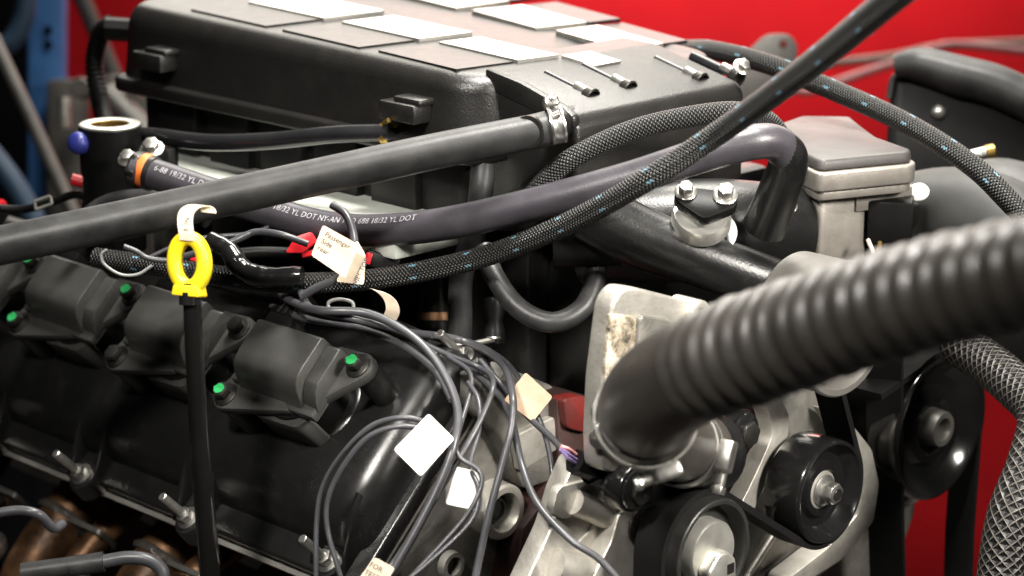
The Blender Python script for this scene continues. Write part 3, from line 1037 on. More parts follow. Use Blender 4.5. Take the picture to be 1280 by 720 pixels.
# silver net hose at right
hose('net_sleeved_hose', 'black hose in silver net sleeve hanging at the right edge', 'hose', [at(1195, 428, 1.50), at(1232, 452, 1.48), at(1268, 482, 1.45), at(1300, 520, 1.42), at(1288, 580, 1.40), at(1262, 650, 1.39), at(1248, 740, 1.39)], .0138, 'netting', 'woven nylon hoses', 28, 14)

# ================================================================== OIL FILLER
of = thing('oil_filler', 'open black cylinder with pale rim and brass lining at upper left', 'oil filler', at(137, 250, 1.58))
oc = at(137, 156, 1.58)
MB().lathe(oc, AZ, [(-.062, .0185), (-.034, .0195), (-.032, .0205), (-.001, .0206), (-.0005, .0202), (-.0005, .013), (-.03, .013), (-.03, 0)], 40).build('barrel', 'black', of)
MB().lathe(oc, AZ, [(-.0003, .0129), (.0009, .0129), (.0012, .0135), (.0012, .0195), (.0007, .0203), (-.0003, .0203)], 40).build('rim', 'plate', of)
MB().lathe(oc, AZ, [(.0007, .0128), (.0003, .0118), (-.026, .0115), (-.026, 0)], 36).build('lining', 'brass', of)
MB().wbox(oc.x - .016, oc.x + .022, oc.y - .016, oc.y + .012, oc.z - .085, oc.z - .050, .004).build('foot', 'black', of)
pl = MB().lathe(at(100, 179, 1.57), (at(80, 178, 1.555) - at(100, 179, 1.57)), [(-.002, 0), (-.002, .0075), (.003, .0075), (.006, .006), (.007, .004), (.007, 0)], 22).build('plug', 'blue', of)
bolt(of, at(190, 187, 1.555), (.3, -.4, .8), .0055, 'steel', 'steel')
bolt(of, at(160, 199, 1.545), (.3, -.5, .8), .0045, 'steel', 'greymetal')
MB().box(frame(at(198, 200, 1.57), RT, UP, -VW), -.010, .012, -.014, .008, -.01, .005, .002).build('bracket', 'black', of)

# ================================================================== THROTTLE AND DUCT
th = thing('throttle_body', 'bare metal throttle body with dark grey moulded cap', 'throttle body', at(1065, 320, 1.52))
ZT = .094
top = [(976, 153), (1002, 144), (1062, 145), (1077, 157), (1096, 171), (1139, 186), (1136, 190), (1030, 200), (1022, 199), (998, 187)]
tp2 = [(p.x, p.y) for p in (onz(ZT, *q) for q in top)]
cxm = sum(p[0] for p in tp2) / len(tp2)
cym = sum(p[1] for p in tp2) / len(tp2)
def grow(k): return [(cxm + (a - cxm) * k, cym + (c - cym) * k) for a, c in tp2]
def zpoly(z, pts): return [(p.x, p.y) for p in (onz(z, *q) for q in pts)]
I4 = Matrix.Identity(4)
MB().prism(round_poly(grow(1.02), .003), I4, ZT - .0068, ZT, .0018, 3, .03).build('cap', 'throttlecap', th)
MB().prism(round_poly(grow(1.08), .005), I4, ZT - .0190, ZT - .0072, .0014, 3).build('cover_flange', 'throttle', th)
MB().prism(round_poly(grow(1.02), .004), I4, ZT - .0250, ZT - .0192, .0008, 2).build('body_tier', 'throttle', th)
MB().prism(round_poly(zpoly(ZT - .025, ((1070, 242), (1141, 233), (1118, 200), (1056, 206))), .002), I4, ZT - .0365, ZT - .0252, .0008).build('motor_housing', 'throttle', th)
MB().prism(round_poly(zpoly(ZT - .025, ((1011, 241), (1022, 247), (1085, 239), (1066, 206), (1000, 214))), .006), I4, ZT - .11, ZT - .0252, .0012).build('bore_casting', 'throttle', th)
pc = at(1112, 280, 1.475)
MB().box(frame(pc, (RT * .95 - FH * .2).normalized(), AZ, (-FH * .95 - RT * .2).normalized()), -.0135, .0135, -.0125, .0145, -.02, .003, .0014).build('connector', 'black', th)
MB().box(frame(at(1090, 285, 1.52), RT, AZ, -FH), -.012, .03, -.03, .016, -.03, 0, .002).build('cover_back', 'black', th)
MB().tube([at(1085, 300, 1.46), at(1092, 320, 1.45), at(1088, 345, 1.44)], .0014, 8, 4).build('lead', 'tanwire', th)
MB().tube([at(1100, 303, 1.46), at(1098, 322, 1.45)], .0014, 8, 4).build('lead', 'brass', th)
dk = thing('intake_duct', 'wide grey moulded duct running right from the throttle body', 'duct', at(1200, 280, 1.52))
MB().tube([at(1125, 292, 1.56), at(1180, 282, 1.55), at(1235, 292, 1.53), at(1300, 335, 1.5)], [.037, .038, .039, .040], 36, 8).build('tube', 'duct', dk)
MB().tube([at(1222, 262, 1.62), at(1262, 275, 1.60), at(1330, 330, 1.57)], [.035, .040, .044], 32, 8).build('elbow', 'rubber', dk)
s0 = MB().lathe(at(1148, 240, 1.513), (-VW * .8 + UP * .5 - RT * .2), [(0, 0), (0, .0068), (.0005, .0066), (.0006, 0)], 24)
s0.build('sticker', 'paper', dk)

# steel ringed pulley under the hose
def pulley(label, c, r, w, mat, prof, name='pulley', group='belt pulleys', ring=None):
    t = thing(name, label, 'pulley', c, group)
    MB().lathe(c, AX, prof, 64).build('wheel', mat, t, 30)
    return t


c = onx(.245, 1058, 412)
t = pulley('plain steel pulley half hidden behind the ribbed hose', c, .04, .03, 'greymetal', [(-.040, 0), (-.040, .038), (-.038, .0395), (-.006, .0395), (-.004, .0405), (-.001, .0405), (0, .0395), (0, .036), (-.012, .0345), (-.014, 0)])
MB().lathe(c + AX * -.0135, AX, [(.0, .0343), (.0015, .033), (.0015, .012), (.006, .011), (.006, 0)], 48).build('face', 'blockdark', t)

# sensor on the throttle neck
t = thing('map_sensor', 'black sensor held by two bright bolts over a silver seat', 'sensor', at(880, 270, 1.36))
w3 = (UP * .55 - VW * .8).normalized()
F = frame(at(880, 256, 1.375), RT, w3.cross(RT), w3)
MB().prism(hull2(circ(-.0105, .004, .0065) + circ(.0125, .0005, .0065) + circ(0, -.006, .006)), F, -.004, .004, .001).build('body', 'black', t)
MB().lathe(at(877, 268, 1.385), w3, [(-.008, .0175), (.0, .0172), (.002, .0160), (.002, 0)], 32).build('seat', 'plate', t)
MB().lathe(at(886, 284, 1.395), w3, [(-.03, .019), (-.004, .017), (-.004, 0)], 32).build('boss', 'manifold', t)
bolt(t, F @ Vector((-.0105, .006, .004)), w3 + UP * .1, .0045, 'steel', 'steel', .0045)
bolt(t, F @ Vector((.0120, .0035, .004)), w3 + UP * .1, .0050, 'steel', 'steel', .005)

# ================================================================== FRONT OF ENGINE
# aluminium bracket
ab = thing('support_bracket', 'pale cast aluminium bracket with pitted face behind ribbed hose', 'bracket', onx(.2, 790, 560))
XB = .205
MB().prism(round_poly(xpoly(XB, [(766, 378), (780, 359), (806, 362), (868, 378), (872, 400), (845, 430), (798, 500), (792, 590), (752, 590), (750, 548), (754, 470)]), .006), XP, XB - .014, XB, .005, 4).build('casting', 'alu', ab)
MB().prism(round_poly(xpoly(XB + .001, [(764, 392), (796, 396), (794, 430), (784, 500), (780, 512), (755, 508), (757, 455)]), .002), XP, XB - .002, XB + .0012, .0006).build('pitted_pad', 'pitted', ab)
MB().prism(round_poly(xpoly(XB + .004, [(802, 394), (842, 400), (846, 426), (808, 480), (796, 470)]), .004), XP, XB - .002, XB + .0035, .0015, 3).build('raised_face', 'aludull', ab)
pb = onx(XB, 868, 392)
MB().lathe(pb - AX * .014, AX, [(0, 0), (0, .0085), (.018, .0085), (.0185, .0078), (.0185, .0045), (.014, .0043), (.014, 0)], 24).build('bolt_boss', 'alu', ab)
bolt(ab, onx(.206, 752, 512), (.9, -.3, .1), .005, 'steel', 'steel')
bolt(ab, onx(.206, 750, 545), (.9, -.3, .1), .005, 'steel', 'steel')

# front timing cover
fc = thing('timing_cover', 'pale cast aluminium timing cover at the lower centre', 'timing cover', onx(.16, 750, 720))
XF = .172
MB().prism(round_poly(xpoly(XF, [(722, 572), (770, 590), (812, 625), (900, 650), (960, 640), (990, 760), (900, 800), (640, 800), (655, 735), (690, 660), (705, 610)]), .004), XP, .158, XF, .003, 3).build('housing', 'alu', fc)
MB().prism(round_poly(xpoly(XF + .012, [(775, 640), (800, 634), (850, 660), (860, 780), (722, 780), (742, 720), (764, 680)]), .004), XP, XF - .004, XF + .012, .0022, 3).build('pump_flange', 'alu', fc)
MB().tube([onx(XF + .002, 716, 627), onx(XF + .002, 782, 655)], .0075, 22, 3).build('bolt_boss', 'alu', fc)
MB().tube([onx(XF + .002, 690, 705), onx(XF + .002, 742, 716)], .0095, 22, 3).build('rib', 'alu', fc)
MB().tube([onx(XF + .0005, 748, 636), onx(XF + .0005, 738, 662), onx(XF + .0005, 722, 680)], .0012, 8, 5).build('cast_line', 'alu', fc)
MB().prism(round_poly(xpoly(XF + .004, [(700, 610), (740, 600), (765, 615), (740, 640), (705, 650), (692, 640)]), .004), XP, XF - .003, XF + .003, .0015, 2).build('sensor_pad', 'alu', fc)
bolt(fc, onx(XF + .013, 803, 657), AX, .0085, 'darksteel', 'darksteel', .007)
# cam sensor
t = thing('cam_sensor', 'black plug connector with pink and violet wires on timing cover', 'connector', onx(XF + .01, 745, 590))
o1, o2 = onx(XF + .012, 718, 577), onx(XF + .014, 742, 586)
MB().tube([o1, o2], .0072, 8, 2).build('plug', 'black', t)
MB().tube([o2, onx(XF + .012, 766, 594)], [.0095, .0105], 22, 3).build('socket', 'black', t)
MB().cyl(onx(XF + .004, 764, 598), (onx(XF + .004, 764, 598) - onx(XF + .004, 742, 586)) + AX * .01, .0115, .004).build('seat', 'black', t)
for k, (a, mm) in enumerate(((-6, 'pinkwire'), (0, 'purplewire'), (5, 'purplewire'))):
    MB().tube([onx(XF + .012, 701, 560 + a * .3), onx(XF + .014, 710, 567 + a), onx(XF + .013, 720, 574 + a)], .0011, 8, 5).build('lead', mm, t)

# thermostat outlet plate
to = thing('water_outlet', 'black water outlet plate with two dark flanged bolts', 'water outlet', onx(.21, 860, 640))
XO = .214
MB().prism(hull2([p for q in ((795, 612), (930, 541)) for p in circ(onx(XO, *q).y, onx(XO, *q).z, .0135, 18)] + circ(onx(XO, 872, 570).y, onx(XO, 872, 570).z, .026, 24)), XP, XO - .014, XO, .002, 3).build('plate', 'gloss', to)
nk = onx(XO, 878, 566)
MB().lathe(nk, (at(842, 552, 1.30) - nk).normalized(), [(-.006, .0245), (.002, .0238), (.005, .0215), (.03, .0205), (.03, 0)], 36).build('neck', 'gloss', to)
for q, r in (((795, 612), .0085), ((930, 541), .0085)):
    bolt(to, onx(XO + .0005, *q), AX, r * .95, 'darksteel', 'gloss', .0035)

# tensioner casting
ta = thing('tensioner_bracket', 'curved cast aluminium bracket wrapping the dark bolted idler', 'bracket', onx(.19, 1020, 700))
XT = .176
arm = [(948, 480), (1012, 478), (1050, 515), (1082, 560), (1096, 600), (1088, 650), (1050, 700), (1000, 740), (900, 760), (915, 690), (940, 640), (960, 600), (976, 560), (976, 520), (958, 500)]
MB().prism(round_poly(xpoly(XT, arm), .008), XP, XT - .02, XT, .003, 3).build('casting', 'aludull', ta)
def rim(pts, r0): 
    return MB().tube([onx(XT + .006, *q) for q in pts], r0, 16, 8)
MB().prism(round_poly(xpoly(XT + .022, [(944, 490), (968, 490), (984, 518), (982, 546), (960, 590), (938, 640), (915, 672), (904, 664), (930, 616), (948, 578), (962, 545), (960, 520)]), .004), XP, XT + .012, XT + .024, .003, 3).build('left_web', 'alu', ta)
MB().prism(round_poly(xpoly(XT + .020, [(1040, 512), (1060, 524), (1090, 562), (1099, 606), (1092, 652), (1052, 700), (1000, 732), (985, 740), (985, 724), (1034, 686), (1072, 644), (1080, 606), (1070, 566)]), .004), XP, XT + .004, XT + .020, .0035, 3).build('right_web', 'alu', ta)
MB().tube([onx(XT + .002, 968, 668), onx(XT + .002, 925, 735)], .0022, 10, 4).build('rib', 'alu', ta)
MB().tube([onx(XT + .002, 985, 705), onx(XT + .002, 970, 740)], .0022, 10, 4).build('rib', 'alu', ta)

def rim_pulley(label, c, r, w, mat='gloss', hub=True):
    """c: centre of the outer face"""
    prof = [(-w, 0), (-w, r * .93), (-w + .0012, r * .985), (-w + .003, r), (-.003, r), (-.0012, r * .985), (0, r * .95), (-.0006, r * .91), (-.004, r * .86), (-.009, r * .72), (-.0095, r * .58), (-.0065, r * .50), (-.006, r * .40), (-.009, r * .34), (-.009, 0)]
    return pulley(label, c, r, w, mat, prof)


XQ = .232
c1 = onx(XQ, 1040, 616)
p1 = rim_pulley('glossy black idler pulley with bright steel centre bolt', c1, .0322, .028)
MB().lathe(c1 - AX * .0088, AX, [(0, 0), (0, .0118), (.0018, .0118), (.0022, .011), (.0022, 0)], 28).build('bearing_washer', 'gasket', p1)
bo = bolt(p1, c1 - AX * .0066, AX, .0068, 'steel', 'steel', .008)
MB().cyl(c1 + AX * .0043, AX, .0036, .0006, 14).build('bolt_recess', 'darksteel', p1)
c2 = onx(XQ + .004, 893, 692)
p2 = thing('pulley', 'matte black belt idler with light grey centre cap at bottom', 'pulley', c2, 'belt pulleys')
r2 = .0320
MB().lathe(c2, AX, [(-.027, 0), (-.027, r2 * .9), (-.025, r2), (-.002, r2), (-.0005, r2 * .985), (0, r2 * .96), (0, r2 * .90), (-.002, r2 * .86), (-.010, r2 * .83), (-.011, 0)], 64).build('wheel', 'idler', p2, 30)
MB().lathe(c2 - AX * .011, AX, [(0, .0195), (.009, .019), (.0105, .018), (.0105, .0), ], 44).build('cap', 'plate', p2)
ca = frame(c2, AY, AZ, AX)
MB().prism(round_poly([(-.0145, -.006), (-.005, .003), (.003, .003), (.0105, -.004), (.011, -.017), (-.010, -.018)], .003), ca, -.001, .008, .0022, 3).build('cap_lug', 'plate', p2)
MB().box(ca, .002, .0075, -.011, -.005, .0078, .0086).build('square_hole', 'darksteel', p2)
c3 = onx(.205, 1176, 536)
p3 = rim_pulley('large glossy black pulley with open bronze hub at right', c3, .0485, .024)
MB().lathe(c3 - AX * .009, AX, [(0, .0125), (.010, .0120), (.0115, .0112), (.0115, .0078), (.0105, .007), (.002, .0068), (.002, 0)], 32).build('hub', 'greymetal', p3)

# belts
def yz(px, py, X=XQ - .014): return onx(X, px, py)
XBelt = XQ - .0145
def arc(c, r, a0, a1, n=14):
    return [Vector((XBelt, c.y + r * math.cos(R(a0 + (a1 - a0) * i / n)), c.z + r * math.sin(R(a0 + (a1 - a0) * i / n)))) for i in range(n + 1)]
def tangent(ca_, ra, cb_, rb, sa):
    """angle (deg) of the tangent point direction for an open (same side) belt, sa = +1/-1 side"""
    d = Vector((cb_.y - ca_.y, cb_.z - ca_.z))
    base = math.degrees(math.atan2(d.y, d.x))
    return base, math.degrees(math.acos(max(-1, min(1, (ra - rb) / d.length)))), math.degrees(math.acos(max(-1, min(1, (ra + rb) / d.length))))
C1 = Vector((XBelt, c1.y, c1.z)); C2 = Vector((XBelt, c2.y, c2.z))
rb1, rb2 = .0322 + .0022, r2 + .0022
base, op, cr = tangent(C2, rb2, C1, rb1, 1)
# crossed: over the top of the grey-cap idler, under the bolted idler
a2 = base + cr
a1 = base + 180 + cr
path = [Vector((XBelt, C2.y - rb2 * .98, C2.z - .16))] + arc(C2, rb2, 180, a2, 18)
end1 = yz(985, 440, XBelt)
path += arc(C1, rb1, a1, a1 + (360 + 25 - a1) if a1 < 385 else 385, 22)
last = path[-1]
path.append(Vector((XBelt, last.y - .035, last.z + .085)))
tag(MB().ribbon(path, AX, .0105, .0020).build('drive_belt', 'belt'), 'flat black drive belt running between the two front idlers', 'belt', 'black drive belts')
pv = [yz(1106, 430, .192), yz(1106, 520, .192), yz(1107, 620, .192), yz(1111, 760, .192)]
tag(MB().ribbon(spline(pv, 6), (AX * .9 + AY * .25).normalized(), .0118, .002).build('drive_belt', 'belt'), 'straight vertical black belt passing right of the bolted idler', 'belt', 'black drive belts')
C3 = c3 - AX * .012
pth = [onx(C3.x, 1100, 486)]
tt = [Vector((C3.x, C3.y + .0505 * math.cos(R(a)), C3.z + .0505 * math.sin(R(a)))) for a in range(118, -20, -9)]
pth = [onx(C3.x, 1085, 492)] + tt + [onx(C3.x, 1200, 660), onx(C3.x, 1196, 770)]
tag(MB().ribbon(pth, AX, .0105, .002).build('drive_belt', 'belt'), 'black belt wrapped over the large right pulley and hanging below', 'belt', 'black drive belts')

# casting behind the vertical belt
t = thing('alternator_bracket', 'grey cast bracket showing behind the vertical black belt', 'bracket', onx(.13, 1130, 640))
MB().prism(round_poly(xpoly(.15, [(1090, 545), (1130, 548), (1146, 580), (1146, 640), (1128, 690), (1100, 730), (1060, 745), (1050, 640)]), .006), XP, .11, .15, .004, 3).build('casting', 'aludull', t)
MB().lathe(onx(.15, 1128, 600), AX, [(-.01, .016), (.008, .016), (.010, .0145), (.010, .010), (.004, .0095), (.004, 0)], 32).build('boss', 'aludull', t)
t = thing('power_steering_pump', 'dark black pump body behind the large right pulley', 'pump', onx(.12, 1200, 520))
MB().lathe(c3 - AX * .11, AX, [(0, 0), (0, .03), (.06, .032), (.075, .03), (.084, .025), (.084, 0)], 40).build('body', 'black', t)
MB().box(frame(at(1210, 410, 1.62), RT, UP, -VW), -.06, .08, -.04, .05, -.05, 0, .006).build('mounting_ear', 'black', t)
MB().tube([at(1100, 470, 1.55), at(1140, 455, 1.56), at(1190, 440, 1.58)], .009, 16, 5).build('pipe', 'black', t)

# ================================================================== DIPSTICK
ds = thing('dipstick', 'yellow ring dipstick handle on black tube with cream tag', 'dipstick', at(262, 730, 1.395))
MB().tube([at(239, 352, 1.315), at(243, 440, 1.325), at(250, 560, 1.35), at(258, 660, 1.375), at(266, 760, 1.40)], [.0050, .0052, .0055, .0060, .0062], 20, 8).build('tube', 'gloss', ds)
rd = frame(at(237, 328, 1.315), (RT - FH * .35).normalized(), UP, -(VW + RT * .33).normalized())
vv, ff = [], []
NS, NC = 48, 12
for i in range(NS):
    a = 2 * math.pi * i / NS
    cx, cy = .0091 * math.cos(a), .0134 * math.sin(a)
    nx, ny = math.cos(a) / .0091, math.sin(a) / .0134
    L0 = math.hypot(nx, ny)
    nx, ny = nx / L0, ny / L0
    for k in range(NC):
        b_ = 2 * math.pi * k / NC
        rr_, zz = .0041 * math.cos(b_), .0040 * math.sin(b_)
        rr_ = math.copysign(abs(rr_ / .0041) ** .7 * .0041, rr_)
        zz = math.copysign(abs(zz / .0040) ** .7 * .0040, zz)
        vv.append(rd @ Vector((cx + nx * rr_, cy + ny * rr_, zz)))
for i in range(NS):
    for k in range(NC):
        i2, k2 = (i + 1) % NS, (k + 1) % NC
        ff.append((i * NC + k, i2 * NC + k, i2 * NC + k2, i * NC + k2))
MB().add(vv, ff).build('handle_ring', 'yellow', ds, 70)
MB().prism(round_poly([(-.0086, -.0185), (.0084, -.0185), (.0072, -.0125), (-.0072, -.0125)], .0014), rd, -.0055, .0055, .0014, 3).build('handle_collar', 'yellow', ds)
MB().lathe(rd @ Vector((0, -.0195, 0)), UP, [(-.004, 0), (-.004, .0058), (.003, .0058), (.003, 0)], 24).build('socket', 'gloss', ds)


def strip(path, side, hw, th=.00025):
    return MB().ribbon(path, side, hw, th)


sp = [rd @ Vector(v) for v in ((.001, .012, .0048), (.0005, .0165, .0052), (-.0005, .022, .0045), (-.0005, .027, .003), (.002, .0305, .001), (.006, .0318, -.002), (.009, .0305, -.0035), (.0102, .0282, -.003))]
tg = strip(spline(sp, 5), rd.col[0].xyz.normalized(), .0046)
tgo = tg.build('paper_tag', 'cream', ds)
F = frame(rd @ Vector((-.0035, .0185, .0056)), rd.col[1].xyz, -rd.col[0].xyz, rd.col[2].xyz)
F = frame(rd @ Vector((-.0032, .0185, .0060)), (rd.col[1].xyz - rd.col[2].xyz * .22).normalized(), -rd.col[0].xyz, rd.col[2].xyz)
flat_text('E IN', .0044, frame(rd @ Vector((.0022, .0172, .0062)), (rd.col[1].xyz - rd.col[2].xyz * .22).normalized(), -rd.col[0].xyz, rd.col[2].xyz), tgo)

# ================================================================== HARNESS AND WIRES
HG = 'wiring leads hanging over the cylinder head'
def wire(label, pts, r, mat='wire', group=HG, name='wire'):
    return hose(name, label, 'wire', [at(*p) for p in pts], r * .82, mat, group, 12, 8)

wire('thickest grey lead sweeping over the cover front corner to the bottom', [(345, 366, 1.47), (372, 380, 1.42), (400, 388, 1.39), (460, 392, 1.385), (515, 420, 1.375), (552, 462, 1.365), (572, 512, 1.355), (566, 560, 1.345), (546, 612, 1.34), (515, 672, 1.335), (475, 740, 1.33)], .0031)
wire('lead just right of the thickest one passing over small white tag', [(350, 370, 1.48), (376, 386, 1.43), (405, 396, 1.40), (480, 408, 1.395), (552, 440, 1.40), (604, 462, 1.40), (617, 480, 1.37), (603, 520, 1.36), (575, 572, 1.35), (545, 622, 1.345), (500, 692, 1.335), (462, 740, 1.33)], .0021)
wire('pale thick lead curving past the round bore of the head', [(500, 414, 1.40), (575, 425, 1.44), (625, 452, 1.41), (640, 490, 1.365), (640, 530, 1.355), (628, 580, 1.35), (612, 640, 1.345), (590, 740, 1.34)], .0027)
wire('thin outermost lead arching right and dropping along the head edge', [(540, 420, 1.42), (590, 428, 1.45), (635, 455, 1.42), (660, 495, 1.385), (680, 540, 1.375), (690, 590, 1.365), (688, 640, 1.36), (668, 700, 1.355), (650, 740, 1.35)], .0019)
wire('dark lead crossing the timing cover to the bottom edge', [(560, 440, 1.44), (615, 485, 1.40), (638, 520, 1.37), (652, 580, 1.355), (672, 630, 1.335), (712, 674, 1.32), (750, 700, 1.315), (790, 745, 1.31)], .0025)
wire('outer lead of the loop beside the white square tag', [(540, 530, 1.345), (505, 522, 1.345), (465, 532, 1.35), (430, 565, 1.355), (405, 605, 1.36), (396, 650, 1.36), (395, 740, 1.355)], .0019)
wire('inner lead of the loop beside the white square tag', [(535, 538, 1.342), (500, 533, 1.342), (462, 545, 1.345), (432, 578, 1.35), (411, 620, 1.355), (409, 660, 1.355), (424, 715, 1.35), (432, 745, 1.35)], .0019)
wire('thin lead bending over the small white tag from above', [(585, 478, 1.38), (598, 500, 1.37), (599, 535, 1.36), (588, 580, 1.35), (598, 612, 1.34), (590, 650, 1.335), (540, 700, 1.33), (490, 740, 1.325)], .0018)
wire('lead crossing from the bundle to the small white tag and down', [(560, 445, 1.40), (590, 475, 1.385), (570, 560, 1.35), (600, 590, 1.343), (598, 618, 1.338), (575, 655, 1.335), (520, 715, 1.33), (498, 740, 1.33)], .0018)
wire('short black lead reaching the plug on the timing cover', [(600, 450, 1.41), (630, 485, 1.40), (660, 520, 1.38), (690, 548, 1.36), (703, 562, 1.345)], .0024)
wire('lead from the valve cover top down to the coil bundle', [(372, 352, 1.45), (380, 374, 1.415), (395, 388, 1.40), (440, 398, 1.39), (500, 415, 1.39), (545, 445, 1.38)], .0026)
wire('lower black lead in the bundle above the right coil', [(340, 384, 1.48), (380, 398, 1.43), (440, 408, 1.41), (500, 430, 1.40), (545, 465, 1.385), (565, 500, 1.37)], .0028)
EG = 'thin wires in the engine valley'
wire('pale thin wire in a small loop beside the yellow dipstick ring', [(134, 312, 1.44), (127, 318, 1.44), (130, 330, 1.44), (150, 343, 1.44), (172, 343, 1.44), (190, 332, 1.44)], .0012, 'wirelight', EG)
wire('pale wire running behind the dipstick ring from the left', [(155, 308, 1.45), (170, 314, 1.45), (186, 323, 1.45), (215, 325, 1.45), (260, 312, 1.45)], .0021, 'wire', EG)
wire('grey wire lifting from the dipstick toward the handwritten tag', [(225, 322, 1.45), (275, 308, 1.44), (300, 298, 1.44), (320, 290, 1.44), (350, 293, 1.43), (385, 305, 1.43)], .0026, 'wire', EG)
wire('dark wire rising behind the printed heater hose', [(180, 325, 1.47), (240, 300, 1.47), (310, 292, 1.47), (345, 278, 1.47), (370, 255, 1.48)], .0018, 'wire', EG)
wire('black wire hanging down behind the handwritten tag', [(415, 256, 1.415), (432, 268, 1.41), (441, 290, 1.405), (443, 312, 1.40), (436, 336, 1.40), (418, 350, 1.40), (395, 360, 1.405), (378, 370, 1.41)], .0030, 'wire', EG)
wire('black wire crossing at the far left beside the oil filler', [(-20, 258, 1.62), (25, 262, 1.62), (60, 254, 1.61), (95, 243, 1.60), (112, 252, 1.59), (120, 268, 1.58)], .0035, 'black', EG)
wire('thick black cable lying along the top of the valve cover', [(255, 346, 1.53), (310, 362, 1.52), (370, 374, 1.50), (450, 392, 1.47), (530, 425, 1.44)], .0062, 'black', EG)
wire('black cable behind the taped loom below the red connector', [(290, 318, 1.45), (330, 315, 1.45), (380, 318, 1.45), (430, 330, 1.45)], .0042, 'black', EG)
# taped loom
tl = hose('taped_loom', 'glossy taped wiring loom below the red connector', 'wiring loom', [at(262, 300, 1.445), at(285, 312, 1.44), at(302, 335, 1.435), at(330, 346, 1.43), at(378, 345, 1.425)], [.0055, .006, .0065, .0065, .006], 'gloss', None, 18, 10, rfun=lambda l, r: r * (1 + .025 * math.sin(l * 900) + .04 * math.sin(l * 310 + 1)))
t = thing('red_connector', 'small red plastic connector behind the handwritten tag', 'connector', at(376, 305, 1.44))
F = frame(at(376, 305, 1.44), (RT + UP * .25).normalized(), (UP - RT * .25).normalized(), -VW)
MB().prism(round_poly([(-.010, -.003), (-.002, .005), (.008, .0055), (.010, -.001), (.0, -.0055)], .0015), F, -.004, .003, .001).build('body', 'red', t)
MB().box(F, -.001, .008, -.0085, -.005, -.003, .002, .0006).build('latch', 'red', t)
t = thing('small_connector', 'small black connector with red seal above the woven hose', 'connector', at(470, 325, 1.43))
F = frame(at(474, 326, 1.43), (RT - UP * .3).normalized(), (UP + RT * .3).normalized(), -VW)
MB().box(F, -.009, .012, -.005, .005, -.005, .003, .0012).build('body', 'black', t)
MB().box(F, -.0085, -.0045, -.004, .003, .0029, .004, .0006).build('seal', 'red', t)
t = thing('wire_clip', 'grey square wire clip at the far left beside black wire', 'clip', at(53, 250, 1.61))
for a, c in (((43, 252), (63, 245)), ((45, 262), (65, 255)), ((43, 252), (45, 262)), ((63, 245), (65, 255))):
    MB().tube([at(*a, 1.60), at(*c, 1.60)], .0011, 8, 1).build('wire_side', 'greymetal', t)
t = thing('pink_terminal', 'small pink and white terminal under the oil filler', 'terminal', at(100, 227, 1.6))
MB().tube([at(90, 224, 1.60), at(104, 228, 1.60)], .004, 12, 2).build('sleeve', 'red', t)
MB().tube([at(104, 228, 1.60), at(112, 230, 1.60)], .003, 12, 2).build('tip', 'plate', t)
t = thing('injector', 'dim black injector with a brown ring in the engine valley', 'injector', at(545, 400, 1.50))
MB().tube([at(545, 330, 1.5), at(545, 392, 1.5)], .0105, 22, 3).build('body', 'black', t)
MB().lathe(at(545, 394, 1.5), UP, [(-.003, .0100), (-.003, .0122), (.002, .0122), (.002, .0100)], 28).build('ring', 'rust', t)
MB().tube([at(545, 396, 1.5), at(545, 445, 1.5)], .0105, 22, 3).build('sleeve', 'black', t)
t = thing('vent_valve', 'small dark bolt head standing in the black valley', 'bolt', at(618, 402, 1.47))
MB().lathe(at(618, 425, 1.47), UP, [(-.002, 0), (-.002, .007), (.006, .0065), (.012, .005), (.02, .0075), (.026, .006), (.027, 0)], 22).build('head', 'black', t)
MB().lathe(at(617, 424, 1.462), UP, [(0, .004), (.0008, .0045), (.0016, .004)], 18).build('washer', 'steel', t)
hose('valley_rod', 'thin dark rod lying beside the bolt head in the valley', 'rod', [at(560, 433, 1.46), at(585, 431, 1.46), at(618, 424, 1.46)], .0018, 'greymetal', None, 10, 4)
hose('wire_ring', 'pale bent wire ring above the right ignition coil', 'clip', [at(470, 396, 1.42), at(440, 390, 1.42), at(414, 386, 1.42), at(411, 378, 1.42), at(424, 374, 1.42), at(440, 378, 1.42), at(442, 390, 1.42)], .0011, 'wirelight', None, 10, 8)

# ------------------------------------------------------------------ paper tags
TG = 'paper identification tags on the wiring'


def paper(label, pxs, d, mat='paper', r=.0018, tilt=0, lines=(), lettersize=.003, ldir=None):
    """flat tag with pixel-measured corners, first corner to second is its top edge"""
    ps = [at(x, y, d + dd) for (x, y, dd) in pxs]
    o = sum(ps, Vector()) / len(ps)
    u = (ps[1] - ps[0]).normalized()
    w = (ps[1] - ps[0]).cross(ps[-1] - ps[0]).normalized()
    if w.dot(VW) > 0:
        w = -w
    v = w.cross(u)
    F = frame(o, u, v, w)
    pl2 = [((p - o).dot(u), (p - o).dot(v)) for p in ps]
    t = thing('paper_tag', label, 'tag', o, TG)
    MB().prism(round_poly(pl2, r), F, -.00015, .00015).build('sheet', mat, t)
    for k, (s_, sz, (lx, ly)) in enumerate(lines):
        flat_text(s_, sz, F @ Matrix.Translation((lx, ly, .0004)), t)
    return t


